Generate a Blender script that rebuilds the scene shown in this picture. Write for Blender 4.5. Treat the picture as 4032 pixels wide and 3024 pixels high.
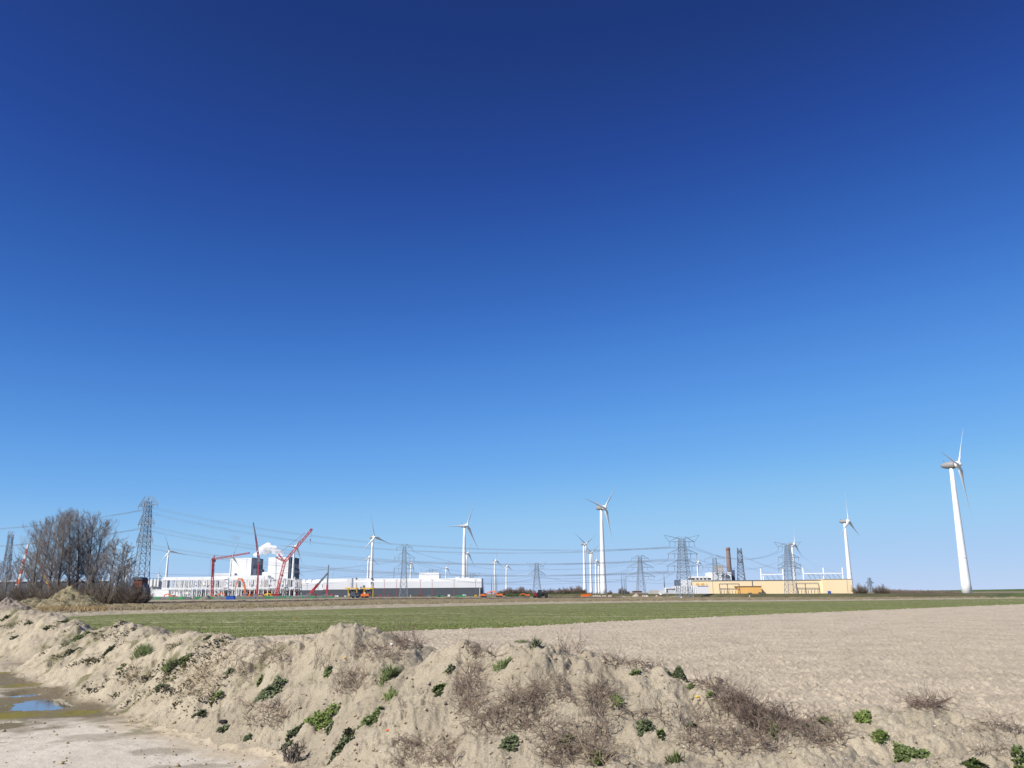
import bpy, bmesh, math, random
import numpy as np
from mathutils import Vector, Matrix

for _o in list(bpy.data.objects):
    bpy.data.objects.remove(_o, do_unlink=True)
SC = bpy.context.scene
COL = SC.collection
R = math.radians

# ---------------------------------------------------------------- camera
EYE = 2.4
FPX, CX, CY = 3400.0, 2016.0, 1512.0
PITCH = math.atan((2337 - CY) / FPX)
ROLL = 0.0065
cp, sp, cr, sr = math.cos(PITCH), math.sin(PITCH), math.cos(ROLL), math.sin(ROLL)
cam = bpy.data.cameras.new('camera')
cam.sensor_width = 36
cam.lens = 36 * FPX / 4032
cam.clip_start = 0.2
cam.clip_end = 40000
camo = bpy.data.objects.new('camera', cam)
COL.objects.link(camo)
_Rv = Vector((cr, sr * sp, -sr * cp)); _Uv = Vector((sr, -cr * sp, cr * cp)); _Fv = Vector((0, cp, sp))
_m = Matrix((( _Rv.x, _Uv.x, -_Fv.x, 0), (_Rv.y, _Uv.y, -_Fv.y, 0), (_Rv.z, _Uv.z, -_Fv.z, EYE), (0, 0, 0, 1)))
camo.matrix_world = _m
SC.camera = camo
SC.cycles.volume_bounces = 16
SC.cycles.max_bounces = 18

# ---------------------------------------------------------------- sky, sun, exposure
SUN_AZ, SUN_EL = R(-131), R(41)      # azimuth from the view direction (+Y), positive to +X
world = bpy.data.worlds.new('World')
SC.world = world
world.use_nodes = True
wn = world.node_tree.nodes
wn.clear()
sky = wn.new('ShaderNodeTexSky')
sky.sky_type = 'NISHITA'
sky.sun_disc = False
sky.sun_elevation = SUN_EL
sky.sun_rotation = SUN_AZ
sky.altitude = 0
sky.air_density = 0.6
sky.dust_density = 0.0
sky.ozone_density = 10.0
bg = wn.new('ShaderNodeBackground')
bg.inputs['Strength'].default_value = 0.083
wo = wn.new('ShaderNodeOutputWorld')
# camera-like contrast of the whole sky, the same in every direction
def _scale(k):
    n = wn.new('ShaderNodeVectorMath'); n.operation = 'SCALE'; n.inputs['Scale'].default_value = k; return n
_s1, _s2, _cv = _scale(0.1), _scale(10.0), wn.new('ShaderNodeRGBCurve')
for _c, _pts in zip(_cv.mapping.curves, (
        ((.03, .0135), (.049, .034), (.074, .078), (.116, .155), (.208, .30), (.43, .43)),
        ((.05, .026), (.072, .042), (.115, .119), (.171, .24), (.261, .385), (.418, .54), (.615, .575)),
        ((.186, .185), (.23, .285), (.293, .425), (.413, .64), (.569, .78), (.739, .82)))):
    for _q in _pts: _c.points.new(*_q)
    _c.points[-1].location = (1.0, .84 if len(_pts) == 6 and _pts[0][0] > .1 else .66)
_cv.mapping.update()
_lk = world.node_tree.links.new
_lk(sky.outputs[0], _s1.inputs[0]); _lk(_s1.outputs[0], _cv.inputs['Color']); _lk(_cv.outputs[0], _s2.inputs[0]); _lk(_s2.outputs[0], bg.inputs[0])
world.node_tree.links.new(bg.outputs[0], wo.inputs[0])
sl = bpy.data.lights.new('sun', 'SUN')
sl.energy = 5.0
sl.angle = R(0.53)
sl.color = (1.0, 0.95, 0.87)
sun = bpy.data.objects.new('sun', sl)
COL.objects.link(sun)
_tosun = Vector((math.sin(SUN_AZ) * math.cos(SUN_EL), math.cos(SUN_AZ) * math.cos(SUN_EL), math.sin(SUN_EL)))
sun.rotation_euler = (-_tosun).to_track_quat('-Z', 'Y').to_euler()
SC.view_settings.view_transform = 'Standard'
SC.view_settings.look = 'None'
SC.view_settings.gamma = 1
SC.view_settings.exposure = 0.36
SC.view_settings.use_curve_mapping = False

# ---------------------------------------------------------------- helpers
def pdir(px, py):
    u = (px - CX) / FPX; v = -(py - CY) / FPX
    a = u * cr + v * sr; b = -u * sr + v * cr
    return a, cp - b * sp, sp + b * cp
def W(px, py, Y):
    a, b, c = pdir(px, py); t = Y / b
    return Vector((a * t, Y, EYE + c * t))
def G(px, py, z=0.0):
    a, b, c = pdir(px, py); t = (z - EYE) / c
    return Vector((a * t, b * t, z))
def pxm(Y):
    return FPX / Y * 0.985          # photo pixels per metre near the horizon
def mat(name, col, rough=0.8, metal=0.0, var=0.0, scale=1.0, bump=0.0, bscale=20.0, spec=0.3):
    m = bpy.data.materials.new(name); m.use_nodes = True
    nt = m.node_tree; b = nt.nodes['Principled BSDF']
    b.inputs['Roughness'].default_value = rough
    b.inputs['Metallic'].default_value = metal
    b.inputs['Specular IOR Level'].default_value = spec
    b.inputs['Base Color'].default_value = (*col, 1)
    if var or bump:
        tc = nt.nodes.new('ShaderNodeTexCoord')
    if var:
        n = nt.nodes.new('ShaderNodeTexNoise'); n.inputs['Scale'].default_value = scale; n.inputs['Detail'].default_value = 6
        r = nt.nodes.new('ShaderNodeMapRange')
        r.inputs[1].default_value = 0.3; r.inputs[2].default_value = 0.7
        r.inputs[3].default_value = 1 - var; r.inputs[4].default_value = 1 + var
        mx = nt.nodes.new('ShaderNodeVectorMath'); mx.operation = 'SCALE'
        mx.inputs[0].default_value = col
        nt.links.new(tc.outputs['Object'], n.inputs['Vector'])
        nt.links.new(n.outputs['Fac'], r.inputs[0])
        nt.links.new(r.outputs[0], mx.inputs['Scale'])
        nt.links.new(mx.outputs[0], b.inputs['Base Color'])
    if bump:
        n2 = nt.nodes.new('ShaderNodeTexNoise'); n2.inputs['Scale'].default_value = bscale; n2.inputs['Detail'].default_value = 5
        bp = nt.nodes.new('ShaderNodeBump'); bp.inputs['Strength'].default_value = bump; bp.inputs['Distance'].default_value = 1.0 / bscale
        nt.links.new(tc.outputs['Object'], n2.inputs['Vector'])
        nt.links.new(n2.outputs['Fac'], bp.inputs['Height'])
        nt.links.new(bp.outputs[0], b.inputs['Normal'])
    return m
def tag(o, label=None, cat=None, group=None, kind=None):
    if label: o['label'] = label
    if cat: o['category'] = cat
    if group: o['group'] = group
    if kind: o['kind'] = kind
    return o
def empty(name, loc=(0, 0, 0), rz=0.0, label=None, cat=None, group=None):
    o = bpy.data.objects.new(name, None); COL.objects.link(o)
    o.location = loc; o.rotation_euler = (0, 0, rz); o.empty_display_size = 0.5
    return tag(o, label, cat, group)
def link(name, me, parent=None, loc=None, rz=None):
    o = bpy.data.objects.new(name, me); COL.objects.link(o)
    if parent is not None: o.parent = parent
    if loc is not None: o.location = loc
    if rz is not None: o.rotation_euler = (0, 0, rz)
    return o
def copy_tree(o, parent=None):
    c = o.copy(); COL.objects.link(c); c.parent = parent
    for ch in list(o.children): copy_tree(ch, c)
    return c

class MB:
    def __init__(s): s.v = []; s.f = []; s.smooth = False
    def add(s, vs, fs):
        n = len(s.v); s.v.extend([tuple(q) for q in vs]); s.f.extend([tuple(i + n for i in q) for q in fs]); return s
    def box(s, c, d, rz=0.0):
        x, y, z = c; a, b, h = d[0] / 2, d[1] / 2, d[2] / 2
        ca, sa = math.cos(rz), math.sin(rz)
        vs = []
        for k in (-h, h):
            for i, j in ((-a, -b), (a, -b), (a, b), (-a, b)):
                vs.append((x + i * ca - j * sa, y + i * sa + j * ca, z + k))
        return s.add(vs, [(3, 2, 1, 0), (4, 5, 6, 7), (0, 1, 5, 4), (1, 2, 6, 5), (2, 3, 7, 6), (3, 0, 4, 7)])
    def bar(s, p, q, w, h=None):
        p, q = Vector(p), Vector(q); d = q - p
        if d.length < 1e-6: return s
        d.normalize(); up = Vector((0, 0, 1)) if abs(d.z) < .95 else Vector((0, 1, 0))
        a = d.cross(up).normalized() * (w / 2); b = a.normalized().cross(d).normalized() * ((h or w) / 2)
        vs = [p - a - b, p + a - b, p + a + b, p - a + b, q - a - b, q + a - b, q + a + b, q - a + b]
        return s.add(vs, [(3, 2, 1, 0), (4, 5, 6, 7), (0, 1, 5, 4), (1, 2, 6, 5), (2, 3, 7, 6), (3, 0, 4, 7)])
    def tube(s, p, q, r0, r1=None, n=8, caps=True):
        p, q = Vector(p), Vector(q); d = (q - p)
        if d.length < 1e-6: return s
        d.normalize(); up = Vector((0, 0, 1)) if abs(d.z) < .95 else Vector((0, 1, 0))
        a = d.cross(up).normalized(); b = a.cross(d).normalized(); r1 = r0 if r1 is None else r1
        vs = [p + (a * math.cos(2 * math.pi * i / n) + b * math.sin(2 * math.pi * i / n)) * r0 for i in range(n)]
        vs += [q + (a * math.cos(2 * math.pi * i / n) + b * math.sin(2 * math.pi * i / n)) * r1 for i in range(n)]
        fs = [(i, (i + 1) % n, n + (i + 1) % n, n + i) for i in range(n)]
        if caps: fs += [tuple(range(n - 1, -1, -1)), tuple(range(n, 2 * n))]
        return s.add(vs, fs)
    def lathe(s, prof, axis='z', c=(0, 0, 0), n=16):
        vs = []; m = len(prof)
        for (r, t) in prof:
            for i in range(n):
                a = 2 * math.pi * i / n; u, w = r * math.cos(a), r * math.sin(a)
                if axis == 'z': vs.append((c[0] + u, c[1] + w, c[2] + t))
                elif axis == 'y': vs.append((c[0] + u, c[1] + t, c[2] + w))
                else: vs.append((c[0] + t, c[1] + u, c[2] + w))
        fs = [(k * n + i, k * n + (i + 1) % n, (k + 1) * n + (i + 1) % n, (k + 1) * n + i) for k in range(m - 1) for i in range(n)]
        fs += [tuple(range(n - 1, -1, -1)), tuple(range((m - 1) * n, m * n))]
        return s.add(vs, fs)
    def prism(s, pts, y0, y1):       # outline in x,z extruded along y
        n = len(pts)
        vs = [(x, y0, z) for x, z in pts] + [(x, y1, z) for x, z in pts]
        fs = [(i, (i + 1) % n, n + (i + 1) % n, n + i) for i in range(n)] + [tuple(range(n - 1, -1, -1)), tuple(range(n, 2 * n))]
        return s.add(vs, fs)
    def mesh(s, name, m, smooth=False):
        me = bpy.data.meshes.new(name); me.from_pydata(s.v, [], s.f)
        if m: me.materials.append(m)
        bm = bmesh.new(); bm.from_mesh(me); bmesh.ops.recalc_face_normals(bm, faces=bm.faces); bm.to_mesh(me); bm.free()
        if smooth: me.shade_smooth()
        me.update(); return me
    def build(s, name, m, parent=None, loc=None, rz=None, smooth=False):
        return link(name, s.mesh(name, m, smooth), parent, loc, rz)

def fast_mesh(name, V, F, m, smooth=False):
    """V (n,3) array, F (m,k) int array"""
    me = bpy.data.meshes.new(name)
    V = np.asarray(V, np.float32); F = np.asarray(F, np.int32); k = F.shape[1]
    me.vertices.add(len(V)); me.vertices.foreach_set('co', V.ravel())
    me.loops.add(F.size); me.loops.foreach_set('vertex_index', F.ravel())
    me.polygons.add(len(F)); me.polygons.foreach_set('loop_start', np.arange(0, F.size, k, dtype=np.int32))
    try: me.polygons.foreach_set('loop_total', np.full(len(F), k, np.int32))
    except Exception: pass
    if smooth: me.polygons.foreach_set('use_smooth', np.ones(len(F), bool))
    me.materials.append(m); me.update(calc_edges=True); me.validate(); return me

# ---- numpy noise
_rs = np.random.RandomState(7)
_perm = _rs.permutation(4096).astype(np.int32); _grad = _rs.rand(4096) * 2 * np.pi; _gx, _gy = np.cos(_grad).astype(np.float32), np.sin(_grad).astype(np.float32)
_h1, _h2, _h3 = (_rs.rand(4096).astype(np.float32) for _ in range(3))
def _hash(i, j): return _perm[(_perm[i & 4095] + j) & 4095]
def gnoise(x, y):
    x = np.asarray(x, np.float32); y = np.asarray(y, np.float32); fx0 = np.floor(x); fy0 = np.floor(y); xi = fx0.astype(np.int32); yi = fy0.astype(np.int32); fx = x - fx0; fy = y - fy0
    u = fx * fx * fx * (fx * (fx * 6 - 15) + 10); v = fy * fy * fy * (fy * (fy * 6 - 15) + 10)
    def g(i, j, a, b):
        h = _hash(i, j); return _gx[h] * a + _gy[h] * b
    n00 = g(xi, yi, fx, fy); n10 = g(xi + 1, yi, fx - 1, fy); n01 = g(xi, yi + 1, fx, fy - 1); n11 = g(xi + 1, yi + 1, fx - 1, fy - 1)
    return (n00 * (1 - u) + n10 * u) * (1 - v) + (n01 * (1 - u) + n11 * u) * v
def fbm(x, y, o=4, g=0.5):
    s = 0; a = 1
    for k in range(o):
        s = s + a * gnoise(x + 17.3 * k, y - 9.1 * k); x = x * 2.03; y = y * 2.03; a *= g
    return s
def worley(x, y):
    x = np.asarray(x, np.float32); y = np.asarray(y, np.float32); xi = np.floor(x).astype(np.int32); yi = np.floor(y).astype(np.int32)
    f1 = np.full(x.shape, 9.0, np.float32); idv = np.zeros(x.shape, np.float32)
    for di in (-1, 0, 1):
        for dj in (-1, 0, 1):
            h = _hash(xi + di, yi + dj)
            d = (xi + di + _h1[h] - x) ** 2 + (yi + dj + _h2[h] - y) ** 2
            c = d < f1; f1 = np.where(c, d, f1); idv = np.where(c, _h3[h], idv)
    return np.sqrt(f1), idv
def sstep(a, b, x):
    t = np.clip((x - a) / (b - a), 0, 1); return t * t * (3 - 2 * t)
# ================================================================ ground, bank, fields
# crest of the spoil bank: where it runs, how high it is (nodes from left to right)
def crest(l): return [W(x, y, d) for x, y, d in l]
RIDGES = [
    (crest([(-700, 2420, 48), (-200, 2405, 45), (54, 2402, 42), (108, 2400, 41.5), (163, 2410, 41), (253, 2436, 39), (300, 2462, 37)]), 0.60, 0.6),
    (crest([(415, 2478, 31), (493, 2457, 29.5), (554, 2461, 28.5), (611, 2477, 27)]), 0.6, 0.6),
    (crest([(655, 2500, 25), (760, 2482, 23.5), (829, 2508, 22.4), (980, 2514, 20.5), (1093, 2518, 19.4), (1224, 2503, 18.6)]), 0.66, 0.45),
    (crest([(1280, 2491, 18), (1330, 2472, 17.6), (1398, 2467, 17.2), (1486, 2470, 16.8), (1545, 2492, 16.4)]), 0.86, 0.7),
    (crest([(1650, 2640, 15.0), (1690, 2572, 14.8), (1744, 2544, 14.5), (1845, 2544, 14.2), (1960, 2556, 14)]), 0.86, 0.35),
    (crest([(1960, 2556, 14), (2080, 2540, 13.8), (2155, 2540, 13.6), (2250, 2560, 13.4), (2329, 2562, 13.2), (2400, 2598, 13.0), (2510, 2608, 12.9), (2623, 2638, 12.7), (2736, 2684, 12.5), (2824, 2710, 12.3), (2955, 2772, 12), (3086, 2828, 11.8), (3200, 2868, 11.7)]), 0.58, 0.35),
    (crest([(3276, 2868, 11.8), (3481, 2808, 12), (3568, 2802, 12), (3690, 2806, 12), (3765, 2826, 12), (3839, 2852, 12), (3896, 2892, 12), (4032, 2918, 12), (4700, 2950, 12)]), 0.33, 0.35),
    (crest([(2480, 2900, 11.1), (2700, 2872, 11.0), (2820, 2866, 11.0), (2955, 2896, 10.9), (3060, 2930, 10.9)]), 0.4, 0.2),
    (crest([(1780, 2960, 12.4), (1880, 2900, 11.9), (2000, 2885, 11.4), (2250, 2890, 11.1)]), 0.6, 0.3),
    (crest([(2500, 3010, 9.9), (2870, 2985, 9.9), (3300, 2975, 10.0), (3900, 2990, 10.2), (4400, 3000, 10.2)]), 0.3, 0.25),
]
def ridge_h(x, y):
    z = np.full(x.shape, -9.0)
    for nodes, sl_, rad in RIDGES:
        for a, b in zip(nodes[:-1], nodes[1:]):
            dx, dy = b.x - a.x, b.y - a.y; L2 = dx * dx + dy * dy
            t = np.clip(((x - a.x) * dx + (y - a.y) * dy) / L2, 0, 1)
            d2 = (x - a.x - t * dx) ** 2 + (y - a.y - t * dy) ** 2
            h = a.z + t * (b.z - a.z) - sl_ * (np.sqrt(d2 + rad * rad) - rad)
            z = np.maximum(z, h)
    return z
_cn = sorted([(math.atan2(p.x, p.y), math.hypot(p.x, p.y)) for i in (0, 1, 2, 3, 4, 5, 6) for p in RIDGES[i][0]])
_ca = np.array([c[0] for c in _cn]); _cd = np.array([c[1] for c in _cn])

def ell(x, y, px, py, wx, wy, rot=0.0, n=0.0, f=1.0):
    """soft ellipse on the ground round the spot seen at (px,py); half sizes in metres"""
    c = G(px, py); u = x - c.x; v = y - c.y
    a = math.atan2(c.x, c.y) + rot; ca, sa = math.cos(a), math.sin(a)
    p = (u * ca - v * sa) / wx; q = (u * sa + v * ca) / wy
    d = np.sqrt(p * p + q * q)
    if n: d = d + n * fbm(x * f, y * f, 4)
    return d

def terrain(x, y):
    az = np.arctan2(x, y); r = np.hypot(x, y)
    rc = np.interp(az, _ca, _cd)
    w1 = fbm(x * 0.5, y * 0.5, 3); wx, wy = x + 0.35 * gnoise(x * .7 + 3, y * .7), y + 0.35 * gnoise(x * .7, y * .7 + 9)
    h = ridge_h(x + 0.25 * gnoise(x * .9, y * .9), y + 0.25 * gnoise(x * .9 + 40, y * .9))
    field = r > rc
    base = np.where(field, 0.05 + 0.05 * w1, 0.03 * fbm(x * .35, y * .35, 2))
    bankm = sstep(-0.12, 0.30, h - base)          # 0 flat, 1 on the bank
    # relief on the bank: lumps, slumps, clods
    f1, i1 = worley(wx * 1.5, wy * 1.5); f2, i2 = worley(wx * 4.2, wy * 4.2); f3, i3 = worley(x * 9.5, y * 9.5)
    lump = 0.19 * fbm(wx * 1.1, wy * 1.1, 5, .6) + 0.05 * (np.clip(.62 - f1, 0, 1)) * (i1 > .35)
    rough_ = sstep(-.25, .35, fbm(x * .8 + 50, y * .8, 3))
    lump += (0.08 * np.clip(.5 - f2, 0, 1) * (i2 > .6) * (0.35 + rough_) + 0.026 * np.clip(.5 - f3, 0, 1) * (i3 > .5) * (.4 + rough_))
    lump += 0.02 * fbm(x * 6, y * 6, 3, .68) + (0.35 + rough_) * (0.085 * np.abs(gnoise(wx * 4.3 + 9, wy * 4.3)) + 0.055 * np.abs(gnoise(x * 9.7, y * 9.7 + 4)) + 0.03 * np.abs(gnoise(x * 21, y * 21))) - .03
    rill = 1 - np.abs(gnoise(wx * 1.9 + 7, wy * 1.1 + 3)) * 2.2; lump += 0.05 * np.clip(rill, 0, 1) ** 3 * rough_
    crk = np.abs(fbm(wx * 1.3 + 5, wy * 1.3, 3)); lump -= 0.05 * np.clip(1 - crk / .035, 0, 1)
    k = 0.12
    m = np.clip(.5 + .5 * (h - base) / k, 0, 1)
    z = base * (1 - m) + h * m + k * m * (1 - m)
    # only the crest keeps its measured height: relief fades there a little
    z = z + (lump - .045) * bankm
    # toe of the bank: loose crumbs
    toe = np.exp(-((h - base + .06) / .16) ** 2) * (~field)
    z = z + toe * (0.05 * np.clip(.45 - f3, 0, 1) * (i3 > .45) + .07 * np.clip(.45 - f2, 0, 1) * (i2 > .62))
    # ploughed ground
    g1, j1 = worley(wx * 3.4 + 70, wy * 3.4); g2, j2 = worley(x * 7.5 + 20, y * 7.5)
    pl = 0.035 * fbm(x * 2.2, y * 2.2, 4, .65) + 0.20 * np.clip(.42 - g1, 0, 1) * (j1 > .72) + 0.14 * np.clip(.45 - g2, 0, 1) * (j2 > .55) + 0.022 * fbm(x * 9, y * 9, 2)
    z = z + np.where(field, pl * (1 - bankm), 0)
    # track: tyre ruts and grains
    tr = 0.012 * fbm(x * 3, y * 3, 4, .6) + .004 * gnoise(x * 22, y * 22) + 0.035 * np.clip(.3 - f3, 0, 1) * (i3 > .965)
    z = z + np.where(field, 0, tr * (1 - bankm) * (1 - toe))
    # puddle basins
    d1 = ell(x, y, 175, 2768, .80, 1.35, .15, .30, 1.1); d2 = ell(x, y, 110, 2728, .42, .6, .2, .35, 1.3); d3 = ell(x, y, -5, 2625, 1.0, 2.2, 0, .3, .8)
    dd = np.minimum(np.minimum(d1, d2), d3)
    z = z - np.where(field, 0, .10 * sstep(1.6, .2, dd)) * (1 - bankm)
    return z, h - base, field, dd, bankm

azs = np.concatenate([np.linspace(R(-50), R(-33.5), 46)[:-1], np.linspace(R(-33.5), R(33.5), 900), np.linspace(R(33.5), R(50), 46)[1:]])
rs_ = [8.4]
while rs_[-1] < 185:
    q = rs_[-1]
    rs_.append(q + (0.04 if q < 19 else 0.04 + (q - 19) * 0.0058 if q < 55 else 0.0052 * q))
rs_ = np.array(rs_)
AZ, RR = np.meshgrid(azs, rs_)
TX, TY = RR * np.sin(AZ), RR * np.cos(AZ)
_k = int(np.searchsorted(rs_, 58))
_t = terrain(TX[:_k], TY[:_k])
def _plough_far(x, y):
    g1, j1 = worley(x * 3.4 + 70, y * 3.4)
    return 0.05 + 0.035 * fbm(x * 2.2, y * 2.2, 2, .6) + 0.24 * np.clip(.42 - g1, 0, 1) * (j1 > .6)
TZ = np.concatenate([_t[0], _plough_far(TX[_k:], TY[_k:])], 0)
TB = np.concatenate([_t[1], np.full(TX[_k:].shape, -5.)], 0)
TF = np.concatenate([_t[2], np.full(TX[_k:].shape, True)], 0)
TSL = (TZ - EYE) / RR            # slope of the line of sight to each point
TMAX = np.maximum.accumulate(TSL, axis=0)
def theight(x, y):
    az = math.atan2(x, y); r = math.hypot(x, y)
    c = int(np.clip(np.searchsorted(azs, az), 1, len(azs) - 1)); i = int(np.clip(np.searchsorted(rs_, r), 1, len(rs_) - 1))
    return float(TZ[i, c])
def hit(px, py):
    """the point of the ground seen at a spot of the photo"""
    a, b, c = pdir(px, py); az = math.atan2(a, b); s = c / math.hypot(a, b)
    j = int(np.clip(np.searchsorted(azs, az), 1, len(azs) - 1))
    i = int(np.searchsorted(TMAX[:, j], s)); i = min(i, len(rs_) - 1)
    r = rs_[i]; return Vector((r * math.sin(az), r * math.cos(az), float(TZ[i, j])))

# near edge of the green field, far edge
NEAR_E = [G(x, y) for x, y in ((-1500, 2700), (0, 2560), (330, 2536), (1000, 2512), (1560, 2489), (2000, 2474), (2400, 2450), (3132, 2417), (4032, 2380), (5600, 2330 + 18))]
_ne = sorted([(math.atan2(p.x, p.y), math.hypot(p.x, p.y)) for p in NEAR_E])
_nea = np.array([c[0] for c in _ne]); _ned = np.array([c[1] for c in _ne])
GRE_R = 1.0 / np.interp(AZ, _nea, 1.0 / _ned) + 0.6 * fbm(TX * .8, TY * .8, 2)
nr, nc = TZ.shape
ctr = lambda A: (A[:-1, :-1] + A[1:, 1:]) / 2
fz_b, fz_f, fz_r, fz_g = ctr(TB), TF[:-1, :-1], ctr(RR), ctr(GRE_R)
bank_f = fz_b > 0.02 + 0.10 * ctr(fbm(TX * 2, TY * 2, 3))
green_f = fz_f & (fz_r > fz_g) & ~bank_f
plough_f = fz_f & ~green_f & ~bank_f
track_f = ~fz_f & ~bank_f
IDX = np.arange(nr * nc).reshape(nr, nc)
QUAD = np.stack([IDX[:-1, :-1], IDX[:-1, 1:], IDX[1:, 1:], IDX[1:, :-1]], -1)
PV = np.stack([TX, TY, TZ], -1).reshape(-1, 3)

# stains on the track: wet mud and algae round the puddles
wet = np.maximum(sstep(1.15, .75, ell(TX, TY, 240, 2765, 2.1, 4.2, 0, .55, .6)), sstep(1.15, .7, ell(TX, TY, 110, 2640, 3.0, 6.0, 0, .5, .4)))
wet = np.maximum(wet, .5 * sstep(1.1, .5, ell(TX, TY, 620, 2960, 0.55, .45, 0, .8, 2.0)))
wet = np.maximum(wet, .45 * sstep(1.1, .5, ell(TX, TY, 430, 2900, 0.9, .55, 0, .9, 1.6)))
wet = np.maximum(wet, .5 * sstep(1.1, .5, ell(TX, TY, 790, 3010, 0.7, .35, 0, .9, 2.0)))
wet = np.maximum(wet, sstep(1.1, .6, ell(TX, TY, 20, 2860, .5, .5, 0, .6, 1.5)))
alg = np.maximum(sstep(1.1, .5, ell(TX, TY, 40, 2815, .75, 1.0, 0, .6, 1.4)), sstep(1.1, .5, ell(TX, TY, 280, 2808, .5, .5, 0, .7, 1.6)))
alg = np.maximum(alg, sstep(1.1, .5, ell(TX, TY, 60, 2645, .9, .9, 0, .8, 1.2)))
alg = np.maximum(alg, sstep(1.1, .5, ell(TX, TY, 70, 2700, .6, .5, 0, .8, 1.6)))
stain = np.zeros((nr * nc, 4), np.float32); _flat = sstep(.12, -.05, TB); stain[:, 0] = (wet * _flat).ravel(); stain[:, 1] = (alg * _flat).ravel(); stain[:, 3] = sstep(-.75, -.02, TB + .25 * fbm(TX * 1.5, TY * 1.5, 3)).ravel()
# green growth on the bank's weedy flank (moss and seedlings between clods)
moss = .8 * sstep(.0, .30, fbm(TX * .55 + 31, TY * .55, 4)) * sstep(15, 20, RR) * (TX < -2)
moss *= sstep(.0, .25, fbm(TX * 3, TY * 3, 2) + .08)
stain[:, 2] = moss.ravel()

def soil_mat(name, dry, dark, sc_, bump=.5, stains=False, broad=0.0, wetc=(.165, .135, .085), algc=(.175, .15, .035), mossc=(.15, .14, .07)):
    m = bpy.data.materials.new(name); m.use_nodes = True; nt = m.node_tree; b = nt.nodes['Principled BSDF']
    N = nt.nodes.new; L = nt.links.new
    b.inputs['Roughness'].default_value = .95; b.inputs['Specular IOR Level'].default_value = .12
    tc = N('ShaderNodeTexCoord')
    n1 = N('ShaderNodeTexNoise'); n1.inputs['Scale'].default_value = sc_; n1.inputs['Detail'].default_value = 8; n1.inputs['Roughness'].default_value = .65
    L(tc.outputs['Object'], n1.inputs['Vector'])
    rp = N('ShaderNodeValToRGB'); rp.color_ramp.elements[0].position = .33; rp.color_ramp.elements[1].position = .66
    rp.color_ramp.elements[0].color = (*dark, 1); rp.color_ramp.elements[1].color = (*dry, 1)
    L(n1.outputs['Fac'], rp.inputs[0])
    out = rp.outputs[0]
    n3 = N('ShaderNodeTexNoise'); n3.inputs['Scale'].default_value = 38; n3.inputs['Detail'].default_value = 4
    L(tc.outputs['Object'], n3.inputs['Vector'])
    r3 = N('ShaderNodeMapRange'); r3.inputs[1].default_value = .3; r3.inputs[2].default_value = .7; r3.inputs[3].default_value = .84; r3.inputs[4].default_value = 1.12
    L(n3.outputs['Fac'], r3.inputs[0])
    sc2 = N('ShaderNodeVectorMath'); sc2.operation = 'SCALE'; L(out, sc2.inputs[0]); L(r3.outputs[0], sc2.inputs['Scale']); out = sc2.outputs[0]
    if broad:
        nb = N('ShaderNodeTexNoise'); nb.inputs['Scale'].default_value = .33; nb.inputs['Detail'].default_value = 3; L(tc.outputs['Object'], nb.inputs['Vector'])
        rb = N('ShaderNodeMapRange'); rb.inputs[1].default_value = .36; rb.inputs[2].default_value = .62; rb.inputs[3].default_value = 1 - broad; rb.inputs[4].default_value = 1.04
        L(nb.outputs['Fac'], rb.inputs[0]); sb_ = N('ShaderNodeVectorMath'); sb_.operation = 'SCALE'; L(out, sb_.inputs[0]); L(rb.outputs[0], sb_.inputs['Scale']); out = sb_.outputs[0]
    if stains:
        at = N('ShaderNodeVertexColor'); at.layer_name = 'stain'
        sx = N('ShaderNodeSeparateColor'); L(at.outputs[0], sx.inputs[0])
        if name == 'track_sand':
            me_ = N('ShaderNodeMix'); me_.data_type = 'RGBA'; L(at.outputs[1], me_.inputs[0]); L(out, me_.inputs[6]); me_.inputs[7].default_value = (.42, .352, .25, 1); out = me_.outputs[2]
        for ch, c in ((0, wetc), (1, algc), (2, mossc)):
            mx = N('ShaderNodeMix'); mx.data_type = 'RGBA'; L(sx.outputs[ch], mx.inputs[0]); L(out, mx.inputs[6]); mx.inputs[7].default_value = (*c, 1); out = mx.outputs[2]
        rr = N('ShaderNodeMapRange'); rr.inputs[3].default_value = .95; rr.inputs[4].default_value = .8; L(sx.outputs[0], rr.inputs[0]); L(rr.outputs[0], b.inputs['Roughness'])
    L(out, b.inputs['Base Color'])
    n2 = N('ShaderNodeTexNoise'); n2.inputs['Scale'].default_value = 26; n2.inputs['Detail'].default_value = 7; n2.inputs['Roughness'].default_value = .7
    L(tc.outputs['Object'], n2.inputs['Vector'])
    bp = N('ShaderNodeBump'); bp.inputs['Strength'].default_value = bump; bp.inputs['Distance'].default_value = .05
    L(n2.outputs['Fac'], bp.inputs['Height']); L(bp.outputs[0], b.inputs['Normal'])
    return m
M_BANK = soil_mat('bank_soil', (.485, .418, .308), (.365, .312, .226), 1.4, .9, True, broad=.16)
M_PLOUGH = soil_mat('ploughed_soil', (.525, .447, .335), (.425, .36, .268), .9, .8, broad=.10)
M_TRACK = soil_mat('track_sand', (.575, .52, .43), (.475, .425, .345), .7, .25, True)
M_GREEN = soil_mat('crop_soil', (.13, .15, .05), (.095, .125, .035), .35, .3)

def sub(name, mask, m, kind='structure'):
    F = QUAD[mask]; used, inv = np.unique(F.ravel(), return_inverse=True)
    me = fast_mesh(name, PV[used], inv.reshape(-1, 4), m, True)
    a = me.color_attributes.new('stain', 'FLOAT_COLOR', 'POINT'); a.data.foreach_set('color', stain[used].ravel())
    return tag(link(name, me), kind=kind)
sub('spoil_bank', bank_f, M_BANK)
sub('sandy_track', track_f, M_TRACK)
sub('ploughed_field', plough_f & (fz_r < 184), M_PLOUGH)
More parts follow.
